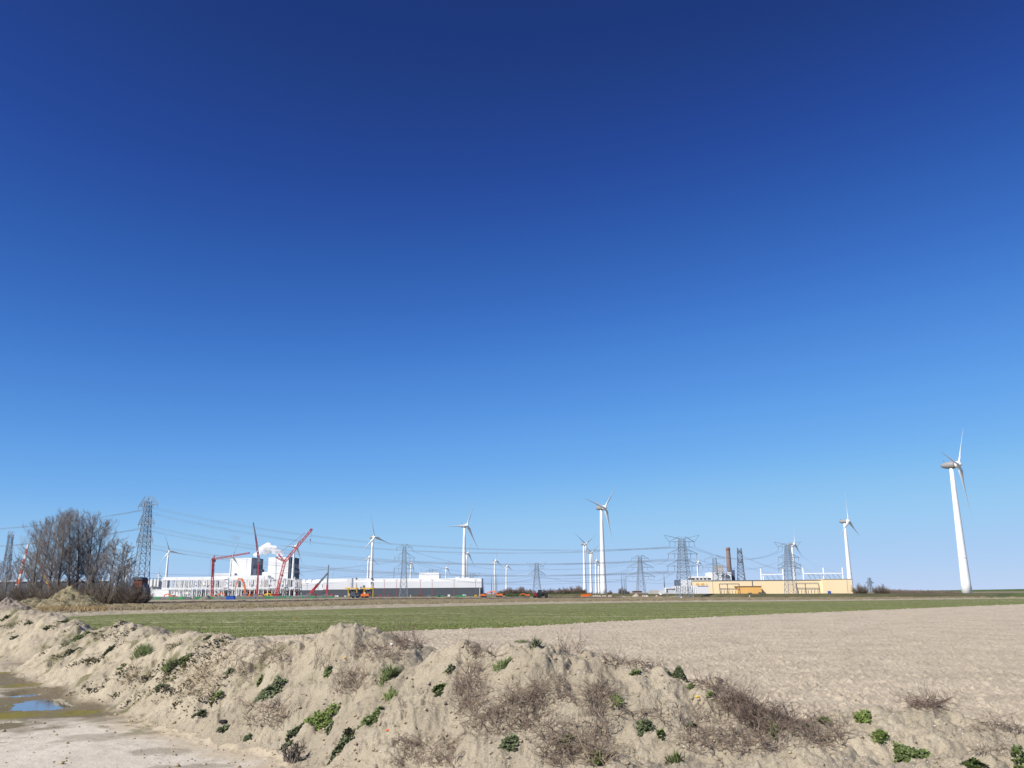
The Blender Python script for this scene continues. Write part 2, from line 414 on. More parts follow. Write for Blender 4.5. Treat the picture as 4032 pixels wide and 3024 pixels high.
# ground sheet to the horizon (lies just under everything)
M_GROUND = mat('ground_soil', (.20, .175, .10), .95, var=.25, scale=.02)
g = MB()
NG = 48
g.add([(0, 0, -.22)] + [(30000 * math.cos(2 * math.pi * i / NG), 30000 * math.sin(2 * math.pi * i / NG), -.22) for i in range(NG)], [(0, 1 + i, 1 + (i + 1) % NG) for i in range(NG)])
tag(g.build('ground', M_GROUND), kind='structure')

# water in the puddles
def water_mat():
    m = mat('puddle_water', (.15, .135, .11), .03, spec=.5); return m
M_WATER = water_mat()
for nm, cx, cy, wx, wy in (('puddle', 160, 2760, 1.6, 2.2), ('puddle', -15, 2625, 2.0, 3.2)):
    c = G(cx, cy); a0 = math.atan2(c.x, c.y); vs = [(c.x, c.y, -.048)]
    for i in range(40):
        t = 2 * math.pi * i / 40; u, v = wx * math.cos(t), wy * math.sin(t)
        vs.append((c.x + u * math.cos(a0) + v * math.sin(a0), c.y - u * math.sin(a0) + v * math.cos(a0), -.048))
    tag(MB().add(vs, [(0, 1 + i, 1 + (i + 1) % 40) for i in range(40)]).build('puddle', M_WATER), kind='structure')

# ---- strips of land beyond: built as uneven sheets between two edges given on the ground
def edge(pts, xs):
    return np.interp(xs, [p[0] for p in pts], [p[1] for p in pts])
def strip(name, near, far, m, z=0.0, amp=.1, f=.6, nx=420, ny=24, x0=-400, x1=4500, kind='structure', ridge=0.0):
    xs = np.linspace(x0, x1, nx); A = edge(near, xs); B = edge(far, xs)
    V = np.zeros((ny, nx, 3)); 
    for i in range(nx):
        p = G(xs[i], A[i], 0); q = G(xs[i], B[i], 0)
        for j in range(ny):
            t = j / (ny - 1); V[j, i] = (p.x + t * (q.x - p.x), p.y + t * (q.y - p.y), 0)
    edgef = np.sin(np.pi * np.linspace(0, 1, ny))[:, None] ** .4
    V[..., 2] = z + edgef * (amp * (fbm(V[..., 0] * f, V[..., 1] * f, 4, .6) + .35) + ridge)
    I = np.arange(nx * ny).reshape(ny, nx)
    F = np.stack([I[:-1, :-1], I[:-1, 1:], I[1:, 1:], I[1:, :-1]], -1).reshape(-1, 4)
    return tag(link(name, fast_mesh(name, V.reshape(-1, 3), F, m, True)), kind=kind)
E_NEAR = [(-400, 2590), (0, 2560), (330, 2536), (1000, 2512), (1560, 2489), (2000, 2474), (2400, 2450), (3132, 2417), (4032, 2380), (4500, 2361)]
E_FAR = [(-400, 2446), (270, 2430), (500, 2419), (1000, 2408), (1500, 2395), (2100, 2379.5), (2500, 2373), (3000, 2369), (3332, 2366), (4032, 2357), (4500, 2351)]
E_PALE = [(-400, 2432), (270, 2417), (500, 2408), (1000, 2398), (1500, 2383), (2100, 2373), (2500, 2368.5), (3000, 2365.5), (3332, 2363.5), (4032, 2355.5), (4500, 2349.5)]
E_DRY = [(-400, 2392), (270, 2382), (500, 2378), (1000, 2373), (1500, 2361.5), (2100, 2357), (2500, 2354), (2800, 2353), (3332, 2354.5), (4032, 2352.5), (4500, 2347.5)]
E_DITCH = [(-400, 2388), (270, 2378), (500, 2374.5), (1000, 2369.5), (1500, 2358.5), (2100, 2354.5), (2500, 2352), (2800, 2351), (3332, 2352.5), (4500, 2346)]
E_SITE = [(-400, 2372), (270, 2367), (500, 2364), (1000, 2361), (1500, 2354), (2100, 2351), (2500, 2349), (2800, 2348), (3332, 2349), (4500, 2342)]
M_DRY = mat('dry_grass', (.235, .19, .105), .95, var=.35, scale=.18, bump=.6, bscale=2)
M_PALE = mat('pale_clods', (.34, .29, .205), .95, var=.22, scale=.4, bump=.7, bscale=2)
M_STUB = mat('pale_stubble', (.30, .255, .165), .95, var=.25, scale=.12)
M_DARK = mat('dark_soil', (.085, .055, .038), .95, var=.4, scale=.3)
def crop_mat():
    m = bpy.data.materials.new('young_crop'); m.use_nodes = True; nt = m.node_tree; b = nt.nodes['Principled BSDF']; N = nt.nodes.new; L = nt.links.new
    b.inputs['Roughness'].default_value = .9; b.inputs['Specular IOR Level'].default_value = .15
    tc = N('ShaderNodeTexCoord'); mp = N('ShaderNodeMapping'); mp.inputs['Rotation'].default_value = (0, 0, R(-29)); mp.inputs['Scale'].default_value = (.03, .55, 1)
    L(tc.outputs['Object'], mp.inputs[0])
    n1 = N('ShaderNodeTexNoise'); n1.inputs['Scale'].default_value = 1; n1.inputs['Detail'].default_value = 5; L(mp.outputs[0], n1.inputs['Vector'])
    n2 = N('ShaderNodeTexNoise'); n2.inputs['Scale'].default_value = 2.2; n2.inputs['Detail'].default_value = 6; L(tc.outputs['Object'], n2.inputs['Vector'])
    ad = N('ShaderNodeMath'); ad.operation = 'MULTIPLY_ADD'; L(n1.outputs['Fac'], ad.inputs[0]); ad.inputs[1].default_value = .55; 
    m2 = N('ShaderNodeMath'); m2.operation = 'MULTIPLY'; L(n2.outputs['Fac'], m2.inputs[0]); m2.inputs[1].default_value = .45; L(m2.outputs[0], ad.inputs[2])
    rp = N('ShaderNodeValToRGB'); e = rp.color_ramp.elements; e[0].position = .42; e[0].color = (.115, .13, .038, 1); e[1].position = .64; e[1].color = (.36, .33, .20, 1)
    x = e.new(.53); x.color = (.165, .175, .06, 1)
    L(ad.outputs[0], rp.inputs[0]); L(rp.outputs[0], b.inputs['Base Color'])
    return m
M_CROP = crop_mat()
strip('green_field', E_NEAR, E_FAR, M_CROP, .06, .10, .5, 520, 60)
strip('clod_strip', [(a, b + .6) for a, b in E_FAR], E_PALE, M_PALE, .07, .35, .5, 520, 12)
strip('dry_grass_strip', [(a, b + .4) for a, b in E_PALE], E_DRY, M_DRY, .08, .55, .35, 520, 24)
strip('dark_ditch_edge', [(a, b + .3) for a, b in E_DRY], E_DITCH, M_DARK, .10, .5, .3, 420, 8, x1=2450, ridge=.15)
strip('stubble_field', [(a, b + .2) for a, b in E_DITCH], E_SITE, M_STUB, .05, .4, .15, 420, 10)
# ================================================================ materials of the far things
M_WHITE = mat('white_paint', (.80, .80, .79), .5, var=.03, scale=.05)
M_TURB = mat('turbine_paint', (.78, .79, .79), .4, var=.03, scale=.08)
M_NAC = mat('nacelle_paint', (.27, .26, .26), .5)
M_GALV = mat('galvanised_steel', (.24, .28, .33), .6, .2)
M_DKST = mat('dark_steel', (.15, .17, .20), .6, .3)
M_INS = mat('insulator', (.14, .13, .13), .4)
M_WIRE = mat('aluminium_wire', (.22, .25, .29), .5, .3)
M_RED = mat('crane_red', (.42, .045, .055), .45)
M_DRED = mat('dark_red', (.26, .02, .025), .5)
M_ORANGE = mat('machine_orange', (.72, .16, .025), .5)
M_YELLOW = mat('machine_yellow', (.72, .42, .03), .5)
M_BLACK = mat('black_rubber', (.018, .018, .02), .8)
M_GLASS = mat('cab_glass', (.03, .04, .05), .1, spec=.6)
M_GREY = mat('grey_cladding', (.55, .56, .58), .6, var=.03, scale=.1)
M_LGREY = mat('light_grey_cladding', (.66, .665, .69), .6, var=.03, scale=.1)
M_ANTH = mat('anthracite_cladding', (.075, .085, .10), .6, var=.06, scale=.1)
M_PLDARK = mat('blue_black', (.085, .11, .165), .6)  # darker blue tone for side walls, annexes, containers and machines
M_CREAM = mat('cream_cladding', (.84, .67, .42), .7, var=.03, scale=.06)
M_OCHRE = mat('ochre_cladding', (.72, .42, .13), .7, var=.05, scale=.1)
M_BRICK = mat('brown_red_wall', (.15, .055, .04), .9, var=.2, scale=.3)
M_CONC = mat('concrete', (.42, .40, .37), .9, var=.1, scale=.2)
M_BROWNCH = mat('chimney_brown', (.22, .16, .14), .9, var=.08, scale=.1)
M_BLUE = mat('tarp_blue', (.02, .10, .42), .6, var=.15, scale=.6)
M_GREENP = mat('net_green', (.04, .24, .09), .7, var=.2, scale=.8)
M_POLERED = mat('pole_red', (.36, .05, .06), .5)

def boxpx(mb, x0, x1, yt, yb, Y, depth, o=(0, 0, 0)):
    """box whose front stands at distance Y and whose size follows from the sight lines to its corners"""
    xm = (x0 + x1) / 2; a = W(x0, (yt + yb) / 2, Y); b = W(x1, (yt + yb) / 2, Y); t = W(xm, yt, Y).z; l = W(xm, yb, Y).z
    return mb.box(((a.x + b.x) / 2 - o[0], Y + depth / 2 - o[1], (t + l) / 2 - o[2]), (b.x - a.x, depth, t - l))
def part(name, m, parent, x0, x1, yt, yb, Y, depth):
    return boxpx(MB(), x0, x1, yt, yb, Y, depth, parent.location).build(name, m, parent)
def tube_path(mb, pts, r, n=4):
    for a, b in zip(pts[:-1], pts[1:]): mb.tube(a, b, r, r, n, False)
    return mb
def lattice(mb, p, q, w0, w1, n, bar, cross=True):
    p, q = Vector(p), Vector(q); d = (q - p).normalized(); up = Vector((0, 0, 1)) if abs(d.z) < .9 else Vector((0, 1, 0))
    a = d.cross(up).normalized(); b = a.cross(d).normalized()
    def c(t, i, j): w = (w0 + (w1 - w0) * t) / 2; return p + (q - p) * t + a * (w * i) + b * (w * j)
    cs = [(-1, -1), (1, -1), (1, 1), (-1, 1)]
    for i, j in cs: mb.bar(c(0, i, j), c(1, i, j), bar * 1.3)
    for k in range(n):
        t0, t1 = k / n, (k + 1) / n
        for s in range(4):
            e, f = cs[s], cs[(s + 1) % 4]
            if (k + s) % 2: e, f = f, e
            mb.bar(c(t0, *e), c(t1, *f), bar)
    return mb

# ================================================================ wind turbines
HUB = 98.0; PSI = R(47)
def make_turbine():
    tw = MB().lathe([(3.9, 0), (3.5, 8), (3.05, 26), (2.5, 52), (1.85, 80), (1.35, HUB - 2.6)], 'z', n=20).mesh('tower', M_TURB, True)
    ring = MB().lathe([(3.16, -.35), (3.20, -.1), (3.20, .1), (3.10, .35)], 'z', (0, 0, 27), n=20).mesh('flange', M_LGREY, True)
    na = MB().lathe([(.25, 7.6), (1.1, 7.0), (1.9, 5.6), (2.5, 3.6), (2.85, 1.2), (2.95, -1.2), (2.85, -3.2)], 'y', (0, 0, HUB), n=20).mesh('nacelle', M_NAC, True)
    hb = MB().lathe([(2.75, -3.4), (2.65, -4.6), (2.3, -6.0), (1.6, -7.2), (.5, -7.9)], 'y', (0, 0, HUB), n=20).mesh('hub', M_TURB, True)
    mast = MB().bar((0, 4.6, HUB + 2.2), (0, 4.9, HUB + 4.0), .3).bar((-.5, 4.9, HUB + 3.9), (.5, 4.9, HUB + 3.9), .25).mesh('wind_mast', M_DKST)
    # blade along +z, broad at its root, twisted, thin at the tip
    st = [(1.6, 2.0, 2.0, 30), (3.2, 2.6, 1.8, 28), (5.5, 4.3, 1.3, 24), (8, 4.0, 1.0, 19), (13, 2.8, .72, 13), (20, 1.6, .42, 8), (28, .95, .28, 5), (36, .5, .16, 3), (40, .28, .1, 2), (41, .12, .05, 2)]
    vs = []; n = 8
    for z, c, th, tw_ in st:
        for i in range(n):
            t = 2 * math.pi * i / n; x = math.cos(t) * c / 2 - .12 * c; y = math.sin(t) * th / 2 * (1 if math.cos(t) < .3 else .55)
            ca, sa = math.cos(R(tw_ + 8)), math.sin(R(tw_ + 8)); vs.append((x * ca - y * sa, x * sa + y * ca, z))
    fs = [(k * n + i, k * n + (i + 1) % n, (k + 1) * n + (i + 1) % n, (k + 1) * n + i) for k in range(len(st) - 1) for i in range(n)] + [tuple(range((len(st) - 1) * n, len(st) * n))]
    bl = MB().add(vs, fs).mesh('blade', M_TURB, True)
    return tw, ring, na, hb, mast, bl
TMESH = make_turbine()
def turbine(hx, hy, ang, label, psi=PSI):
    a, b, c = pdir(hx, hy); Y = (HUB - EYE) * b / c; h = W(hx, hy, Y)
    base = Vector((h.x - 5.6 * math.sin(psi), h.y + 5.6 * math.cos(psi), -.1))
    r = empty('wind_turbine', base, psi, label, 'wind turbine', 'wind turbines on the plain')
    tw, ring, na, hb, mast, bl = TMESH
    link('tower', tw, r); link('nacelle', na, r); h_ = link('hub', hb, r)
    if Y < 2600: link('flange', ring, r); link('wind_mast', mast, r)
    for k in range(3):
        o = link('blade', bl, r); o.location = (0, -5.6, HUB); o.rotation_euler = (0, R(ang + 120 * k), 0)
    return r
for hx, hy, an, lb in (
    (3774, 1828, 38, 'largest white wind turbine standing alone beside the far dike'),
    (3340, 2052, -2, 'tall white wind turbine just behind the end of the cream hall'),
    (3128, 2142, 8, 'white wind turbine whose hub is behind the lattice pylon at the cream hall'),
    (2751, 2212, 2, 'small white wind turbine over the roof between two lattice pylons'),
    (2382, 1998, 42, 'big white wind turbine foremost of the close row of five'),
    (2307, 2142, 60, 'wind turbine leftmost of the close row of five, blades in a Y'),
    (2331, 2175, 58, 'wind turbine second from the left in the close row of five'),
    (2350, 2207, 6, 'small wind turbine third from the left in the close row of five'),
    (2361, 2223, 32, 'smallest wind turbine of the close row, hard against the big tower'),
    (1998, 2228, 2, 'slim white wind turbine next to the lattice pylon behind the hedge'),
    (1953, 2207, 3, 'white wind turbine by the thin masts past the end of the warehouse'),
    (1839, 2069, 25, 'tall white wind turbine rising behind the end of the warehouse roof'),
    (1843, 2178, 24, 'wind turbine half hidden by the tall tower behind the warehouse'),
    (1760, 2236, 22, 'small wind turbine beside the white box on the warehouse roof'),
    (1622, 2218, 38, 'wind turbine with its hub behind the pylon before the warehouse'),
    (1475, 2115, -14, 'tall white wind turbine rising behind the yellow gantries'),
    (1456, 2193, 3, 'wind turbine overlapping the tall turbine behind the yellow gantries'),
    (1454, 2246, -62, 'tiny far wind turbine behind the pair at the yellow gantries'),
    (1174, 2253, 2, 'tiny far wind turbine between the lattice crane and the telescopic crane'),
    (1165, 2152, 32, 'white wind turbine whose hub is crossed by the red lattice boom'),
    (1020, 2240, 78, 'far wind turbine in the gap between the two boiler houses'),
    (916, 2193, 19, 'white wind turbine before the boiler house with the red mast crane'),
    (668, 2171, -21, 'white wind turbine nearest the tall pylon, rising from the steel frame'),
    (627, 2264, 3, 'tiny far wind turbine low behind the white steel frame'),
    (508, 2209, 55, 'far wind turbine peeping out between the bare trees and the pylon'),
):
    turbine(hx, hy, an, lb)

# ================================================================ lattice pylons
def pylon(px, ptop, Y, rz, label, arms, hw0, hw1, hwt, zw=.55, bar=.24, m=None, n0=5, n1=6, peak=True, group='lattice pylons'):
    """arms: (photo row of the arm, half length in metres, rise, kind, insulators)"""
    m = m or M_GALV
    top = W(px, ptop, Y); H = top.z + .1; loc = Vector((top.x, Y, -.1))
    r = empty('lattice_pylon', loc, rz, label, 'pylon', group)
    def hw(z):
        t = z / H
        return hw0 + (hw1 - hw0) * t / zw if t < zw else hw1 + (hwt - hw1) * (t - zw) / (1 - zw)
    def corner(i, z): s = hw(z); return Vector((s * (1, -1, -1, 1)[i], s * (1, 1, -1, -1)[i], z))
    zt = H * (.97 if peak else 1)
    zs = [zw * H * (1 - (1 - k / n0) ** 1.25) for k in range(n0 + 1)] + [zw * H + (zt - zw * H) * k / n1 for k in range(1, n1 + 1)]
    for i in range(4):
        l = MB()
        for a, b in ((0, zw * H), (zw * H, zt)): l.bar(corner(i, a), corner(i, b), bar * 1.5)
        l.build('leg', m, r)
    br = MB()
    for k in range(len(zs) - 1):
        for i in range(4):
            j = (i + 1) % 4
            br.bar(corner(i, zs[k]), corner(j, zs[k + 1]), bar * .8); br.bar(corner(j, zs[k]), corner(i, zs[k + 1]), bar * .8)
            if k: br.bar(corner(i, zs[k]), corner(j, zs[k]), bar * .7)
    if peak: br.bar((0, 0, zt), (0, 0, H), bar)
    br.build('bracing', m, r)
    att = []
    for (py, L, rise, kind, ins) in arms:
        z = W(px, py, Y).z + .1; s = hw(z)
        for sg in (-1, 1):
            ar = MB()
            tip = Vector((sg * L, 0, z))
            if kind == 'tri':
                for q in (-1, 1):
                    ar.bar((sg * s, q * s, z), tip, bar * 1.1); ar.bar((sg * s, q * s, z + rise), tip, bar * .9)
                nn = max(2, int(L / 3.2))
                for k in range(1, nn):
                    t = k / nn; w = s * (1 - t)
                    x_ = sg * (s + (L - s) * t)
                    ar.bar((x_, -w, z), (x_, w, z), bar * .6)
                    for q in (-1, 1):
                        ar.bar((x_, q * w, z), (sg * (s + (L - s) * (t - 1 / nn)), q * s * (1 - t + 1 / nn), z + rise * (1 - t + 1 / nn)), bar * .6)
            else:            # a pair of horns that rise outwards
                for q in (-1, 1):
                    ar.bar((sg * s, q * s, z), (sg * L * .72, 0, z), bar * 1.2)
                    ar.bar((sg * s, q * s, z + rise * .75), (sg * L * .72, 0, z), bar)
                    ar.bar((sg * s, q * s, z + rise * .45), (sg * L, 0, z + rise), bar * .8)
                ar.bar((sg * L * .72, 0, z), (sg * L, 0, z + rise), bar * 1.1)
            ar.build('crossarm', m, r)
        xs = [L * .92, L * .52] if ins > 1 else [L * .95]
        if kind != 'tri': xs = [L * .70, L * .40]
        for sg in (-1, 1):
            for x in xs:
                x = sg * x
                ln = 2.4
                o = MB().tube((0, 0, 0), (0, 0, -ln), .1, .1, 6)
                o.build('insulator', M_INS, r, (x, 0, z))
                att.append((x, z - ln))
    r['_z'] = H
    mw = Matrix.Rotation(rz, 4, 'Z')
    return [loc + mw @ Vector((x, 0, z)) for x, z in att]

A1 = pylon(585, 1962, 600, R(-43), 'tallest lattice pylon, seen nearly end on beside the bare trees', [(1990, 15.5, 6.5, 'tri', 2), (2063, 13, 6, 'tri', 2), (2133, 13, 6, 'tri', 2)], 4.5, 3.0, 1.6, .52, .25, n0=5, n1=9)
pylon(44, 2098, 1000, R(-46), 'small lattice pylon standing behind the bare trees by a striped boom', [(2116, 13, 7, 'tri', 1), (2169, 13, 6, 'tri', 1)], 6.0, 3.2, 2.0, .5, .36)
A2 = pylon(1593, 2142, 690, R(14), 'lattice pylon with three crossarms standing before the white warehouse', [(2157, 6.5, 3, 'tri', 1), (2197, 8.2, 4.5, 'tri', 2), (2239, 8.0, 4.5, 'tri', 2)], 3.0, 1.8, 1.0, .5, .17, n0=6, n1=9)
A3 = pylon(2113, 2212, 1050, R(8), 'lattice pylon with wide horns rising above the hedge and the tractor', [(2230, 12, 4.5, 'horn', 2), (2262, 10.5, 5, 'tri', 2)], 5.0, 2.5, 1.6, .6, .24)
A4 = pylon(2519, 2185, 880, R(6), 'lattice pylon with three crossarms above the conical sand heap', [(2199, 9.0, 3.4, 'tri', 1), (2234, 14, 4.8, 'tri', 2), (2270, 15, 4.6, 'tri', 2)], 4.2, 2.2, 1.3, .6, .22)
A5 = pylon(2684, 2112, 450, R(9), 'large lattice pylon with wide horns on splayed legs before the grey hall', [(2133, 9.4, 3.4, 'horn', 2), (2181, 8.2, 2.6, 'tri', 2), (2229, 8.9, 3.0, 'tri', 2)], 3.5, 2.2, 1.2, .55, .155, n0=6, n1=8)
A6 = pylon(2813, 2190, 750, R(-4), 'slender lattice pylon standing before the white block with letters', [(2200, 8.6, 2.6, 'tri', 1), (2234, 11.5, 3.6, 'tri', 2)], 2.9, 1.9, 1.3, .6, .18)
A7 = pylon(2911, 2160, 860, R(80), 'dark lattice pylon seen end on, next to the brown chimney', [(2174, 8, 4, 'tri', 1), (2214, 8, 4, 'tri', 1)], 4.9, 2.9, 1.9, .5, .34, m=M_DKST)
A8 = pylon(3100, 2138, 600, R(7), 'lattice pylon with stacked crossarms before the end of the cream hall', [(2153, 9.6, 3.4, 'horn', 2), (2196, 7.8, 2.4, 'tri', 2), (2225, 8.6, 2.4, 'tri', 2), (2238, 8.0, 1.6, 'tri', 1)], 3.4, 2.2, 1.2, .6, .17, n0=7, n1=9)
pylon(3422, 2273, 1500, R(20), 'small far lattice pylon between the two round bushes', [(2296, 9, 3, 'tri', 1)], 3.2, 2.2, 1.6, .5, .4, group='far lattice pylons')
pylon(1697, 2238, 1350, R(4), 'far lattice pylon top showing over the white box on the warehouse roof', [(2254, 17, 5.5, 'horn', 1), (2285, 15, 5, 'tri', 1)], 6, 3, 2.2, .5, .36, group='far lattice pylons')
pylon(1857, 2254, 1500, R(4), 'far lattice pylon top showing past the tall turbine behind the warehouse', [(2268, 15, 5.5, 'horn', 1), (2292, 14, 4, 'tri', 1)], 6, 3, 2.2, .5, .38, group='far lattice pylons')

# slim lightning masts of the switchyard
def mast(px, yt, Y, label, thick=.45):
    t = W(px, yt, Y); r = empty('lightning_mast', (t.x, Y, -.1), 0, label, 'mast', 'lightning masts')
    MB().tube((0, 0, 0), (0, 0, t.z * .55), thick, thick * .8, 8).build('shaft', M_DKST, r)
    MB().tube((0, 0, t.z * .55), (0, 0, t.z), thick * .7, thick * .3, 8).build('tip', M_DKST, r)
for px, yt, Y, lb in ((2447, 2257, 900, 'dark mast leftmost of three beside the pylon over the sand heap'), (2456, 2257, 1150, 'thin grey mast in the middle of three beside the pylon'),
                      (2463, 2257, 1150, 'thin grey mast rightmost of three beside the pylon'), (2614, 2261, 620, 'lone thin mast between the two largest pylons'),
                      (1935, 2263, 1100, 'thin mast leftmost of three past the end of the warehouse'), (1945, 2263, 1100, 'thin mast in the middle of three past the warehouse'),
                      (1956, 2263, 1100, 'thin mast rightmost of three past the warehouse'), (1552, 2230, 1300, 'thin far mast beside the pylon before the warehouse'),
                      (1312, 2245, 1700, 'thin far mast over the roof beside the steep red crane'), (1905, 2305, 900, 'short mast at the end corner of the warehouse')):
    mast(px, yt, Y, lb)

# ================================================================ power lines
def wires(label, spans, r=.045, split=.45):
    r *= .68
    root = empty('power_line', spans[0][0], 0, label, 'power line', 'overhead power lines')
    o = Vector(spans[0][0])
    for a, b, sag in spans:
        a, b = Vector(a), Vector(b); mb = MB(); N = 26
        for dz in (0, -split) if split else (0,):
            pts = [a + (b - a) * (k / N) + Vector((0, 0, dz - 4 * sag * (k / N) * (1 - k / N))) - o for k in range(N + 1)]
            tube_path(mb, pts, r, 4)
        mb.build('conductor', M_WIRE, root)
    return root
def pair(A, i, B, j, sag): return (A[i], B[j], sag)
# the long span from the tall pylon to the horned one (indices: arm*4 + ...)
wires('upper power lines sagging from the tall pylon to the horned pylon', [(A1[i], A5[j], s) for i, j, s in ((0, 0, 13), (1, 1, 13), (2, 2, 11), (3, 3, 11))], .05)
wires('middle power lines from the tall pylon to the horned pylon', [(A1[4 + i], A5[4 + i], 11) for i in range(4)], .05)
wires('lower power lines from the tall pylon to the horned pylon', [(A1[8 + i], A5[8 + i], 9) for i in range(4)], .05)
wires('power lines running out of the picture from the tall pylon', [(A1[i], W(-420, (2085, 2085, 2150, 2150, 2215)[i // 2], 760 + (i % 2) * 20), 6) for i in range(0, 10)], .05)
wires('power lines from the warehouse pylon towards the steel frame', [(A2[i], W(330, y, 900), s) for i, y, s in ((2, 2226, 10), (3, 2228, 10), (6, 2262, 8), (8, 2300, 10))], .05)
wires('power lines from the warehouse pylon to the pylon above the hedge', [(A2[1], A3[2], 7), (A2[4], A3[3], 8), (A2[5], A3[4], 8), (A2[8], A3[6], 8), (A2[9], A3[7], 8)], .05)
wires('power lines from the pylon above the hedge to the sand heap pylon', [(A3[0], A4[0], 4), (A3[3], A4[1], 4), (A3[4], A4[2], 5), (A3[5], A4[3], 5), (A3[6], A4[6], 5), (A3[7], A4[8], 5)], .06)
wires('power lines from the sand heap pylon to the lettered block pylon', [(A4[1], A6[1], 4), (A4[4], A6[2], 4), (A4[5], A6[3], 4)], .05)
wires('power lines from the sand heap pylon to the horned pylon', [(A4[1], A5[4], 3), (A4[5], A5[8], 3), (A4[9], A5[9], 3)], .05)
wires('upper power lines from the horned pylon past the chimney', [(A5[2], A8[0], 6), (A5[3], A8[1], 6), (A5[6], A8[4], 5)], .045)
wires('power lines sagging from the end-on pylon down to the portals', [(A7[0], W(3200, 2262, 700), 4), (A7[1], W(3260, 2266, 700), 4), (A7[2], W(3150, 2262, 700), 3), (A7[3], A6[3], 3)], .06)
wires('power lines dropping from the stacked pylon to the white portals', [(A8[2], W(3258, 2258, 690), 2.5), (A8[3], W(3310, 2256, 690), 2.5), (A8[6], W(3210, 2262, 690), 2), (A8[7], W(3240, 2260, 690), 2)], .04, 0)
wires('low power lines passing behind the row of five turbines', [(W(1900, 2288, 1300), W(2450, 2280, 1300), 2), (W(1900, 2300, 1300), W(2450, 2286, 1300), 2), (W(2450, 2284, 1100), W(2700, 2298, 1100), 1.5)], .09)
wires('far power lines above the roof of the warehouse', [(W(1090, 2240, 1500), W(1700, 2270, 1350), 6), (W(1090, 2236, 1500), W(1700, 2262, 1350), 5), (W(1700, 2285, 1350), W(2100, 2290, 1350), 4)], .07)

# ================================================================ power station far behind
def station(label, pts):
    x0, x1, yt, yb, Y = pts; b = W((x0 + x1) / 2, yb, Y)
    return empty('boiler_house', (b.x, Y, -.1), 0, label, 'building', 'boiler houses of the power station')
YP = 2500
b = station('white boiler house with a dark side, beside the red mast crane', (905, 989, 2197, 2352, YP))
part('front_wall', M_WHITE, b, 905, 986, 2197, 2356, YP, 110)
part('dark_side', M_PLDARK, b, 986.5, 993, 2196, 2356, YP + 2, 100)
part('dark_annex', M_PLDARK, b, 993.5, 1006, 2239, 2356, YP + 3, 80)
part('turbine_hall', M_LGREY, b, 834, 904.5, 2257, 2356, YP + 4, 60)
part('seam', M_LGREY, b, 968, 969, 2199, 2300, YP - .6, .4)
part('vent', M_PLDARK, b, 923, 933, 2257, 2266, YP - .7, .5)
part('low_hall', M_WHITE, b, 866, 1052, 2266, 2356, YP - 40, 36)
b = station('white boiler house with a dark side under the steam plume', (1052, 1136, 2194, 2352, YP))
part('front_wall', M_WHITE, b, 1053, 1133, 2194, 2356, YP, 110)
part('dark_side', M_PLDARK, b, 1133.5, 1141, 2193, 2356, YP + 2, 100)
part('dark_annex', M_PLDARK, b, 1141.5, 1150, 2237, 2356, YP + 3, 80)
part('step_wing', M_WHITE, b, 1029, 1052.5, 2253, 2356, YP + 4, 60)
part('seam', M_GREY, b, 1086, 1087, 2196, 2300, YP - .6, .4)
for i in range(9):
    part('roof_vent', M_DKST, b, 1060 + i * 8, 1062 + i * 8, 2192.5, 2194, YP + 30, 4)

# steam plume: a soft closed cloud of vapour
def vapour_mat(name, dens, col=(1, 1, 1), scale=.02, lo=.42, hi=.62):
    m = bpy.data.materials.new(name); m.use_nodes = True; nt = m.node_tree; nt.nodes.remove(nt.nodes['Principled BSDF'])
    v = nt.nodes.new('ShaderNodeVolumePrincipled'); v.inputs['Color'].default_value = (*col, 1); v.inputs['Anisotropy'].default_value = .2
    tc = nt.nodes.new('ShaderNodeTexCoord'); n = nt.nodes.new('ShaderNodeTexNoise'); n.inputs['Scale'].default_value = scale; n.inputs['Detail'].default_value = 4
    mr = nt.nodes.new('ShaderNodeMapRange'); mr.inputs[1].default_value = lo; mr.inputs[2].default_value = hi; mr.inputs[3].default_value = 0; mr.inputs[4].default_value = dens
    nt.links.new(tc.outputs['Object'], n.inputs['Vector']); nt.links.new(n.outputs['Fac'], mr.inputs[0]); nt.links.new(mr.outputs[0], v.inputs['Density'])
    nt.links.new(v.outputs[0], nt.nodes['Material Output'].inputs['Volume']); return m
def puffs(mb, blobs, Y, o, seed, big):
    rnd = random.Random(seed)
    for px, py, rp in blobs:
        c = W(px, py, Y); rr = rp / FPX * Y
        for k in range(big):
            u = Vector((rnd.gauss(0, 1), rnd.gauss(0, 1), rnd.gauss(0, 1))).normalized() * rr * rnd.uniform(.2, .75)
            q = c + u - o; s = rr * rnd.uniform(.36, .66)
            bm = bmesh.new(); bmesh.ops.create_icosphere(bm, subdivisions=2, radius=s)
            for v in bm.verts: v.co *= 1 + .13 * math.sin(v.co.x / s * 3.1 + k * 3.1) * math.cos(v.co.y / s * 2.7 + v.co.z / s * 2.3)
            mb.add([v.co + q for v in bm.verts], [[v.index for v in f.verts] for f in bm.faces]); bm.free()
    return mb
po = W(1075, 2190, YP + 60)
pm = puffs(MB(), [(1112, 2184, 10), (1102, 2176, 15), (1088, 2168, 18), (1072, 2161, 20), (1055, 2157, 20), (1042, 2156, 17), (1032, 2168, 16), (1020, 2175, 13), (1008, 2182, 10), (1050, 2172, 14), (1000, 2186, 6)], YP + 60, po, 3, 12)
_pl = pm.build('steam_plume', vapour_mat('steam', .35, (1, 1, 1), .035, .30, .50), None, po); _rm = _pl.modifiers.new('merge', 'REMESH'); _rm.mode = 'VOXEL'; _rm.voxel_size = 3.0
tag(_pl, 'bright white steam plume drifting from the boiler house roof', 'steam', kind='stuff')
po2 = W(920, 2140, YP + 200)
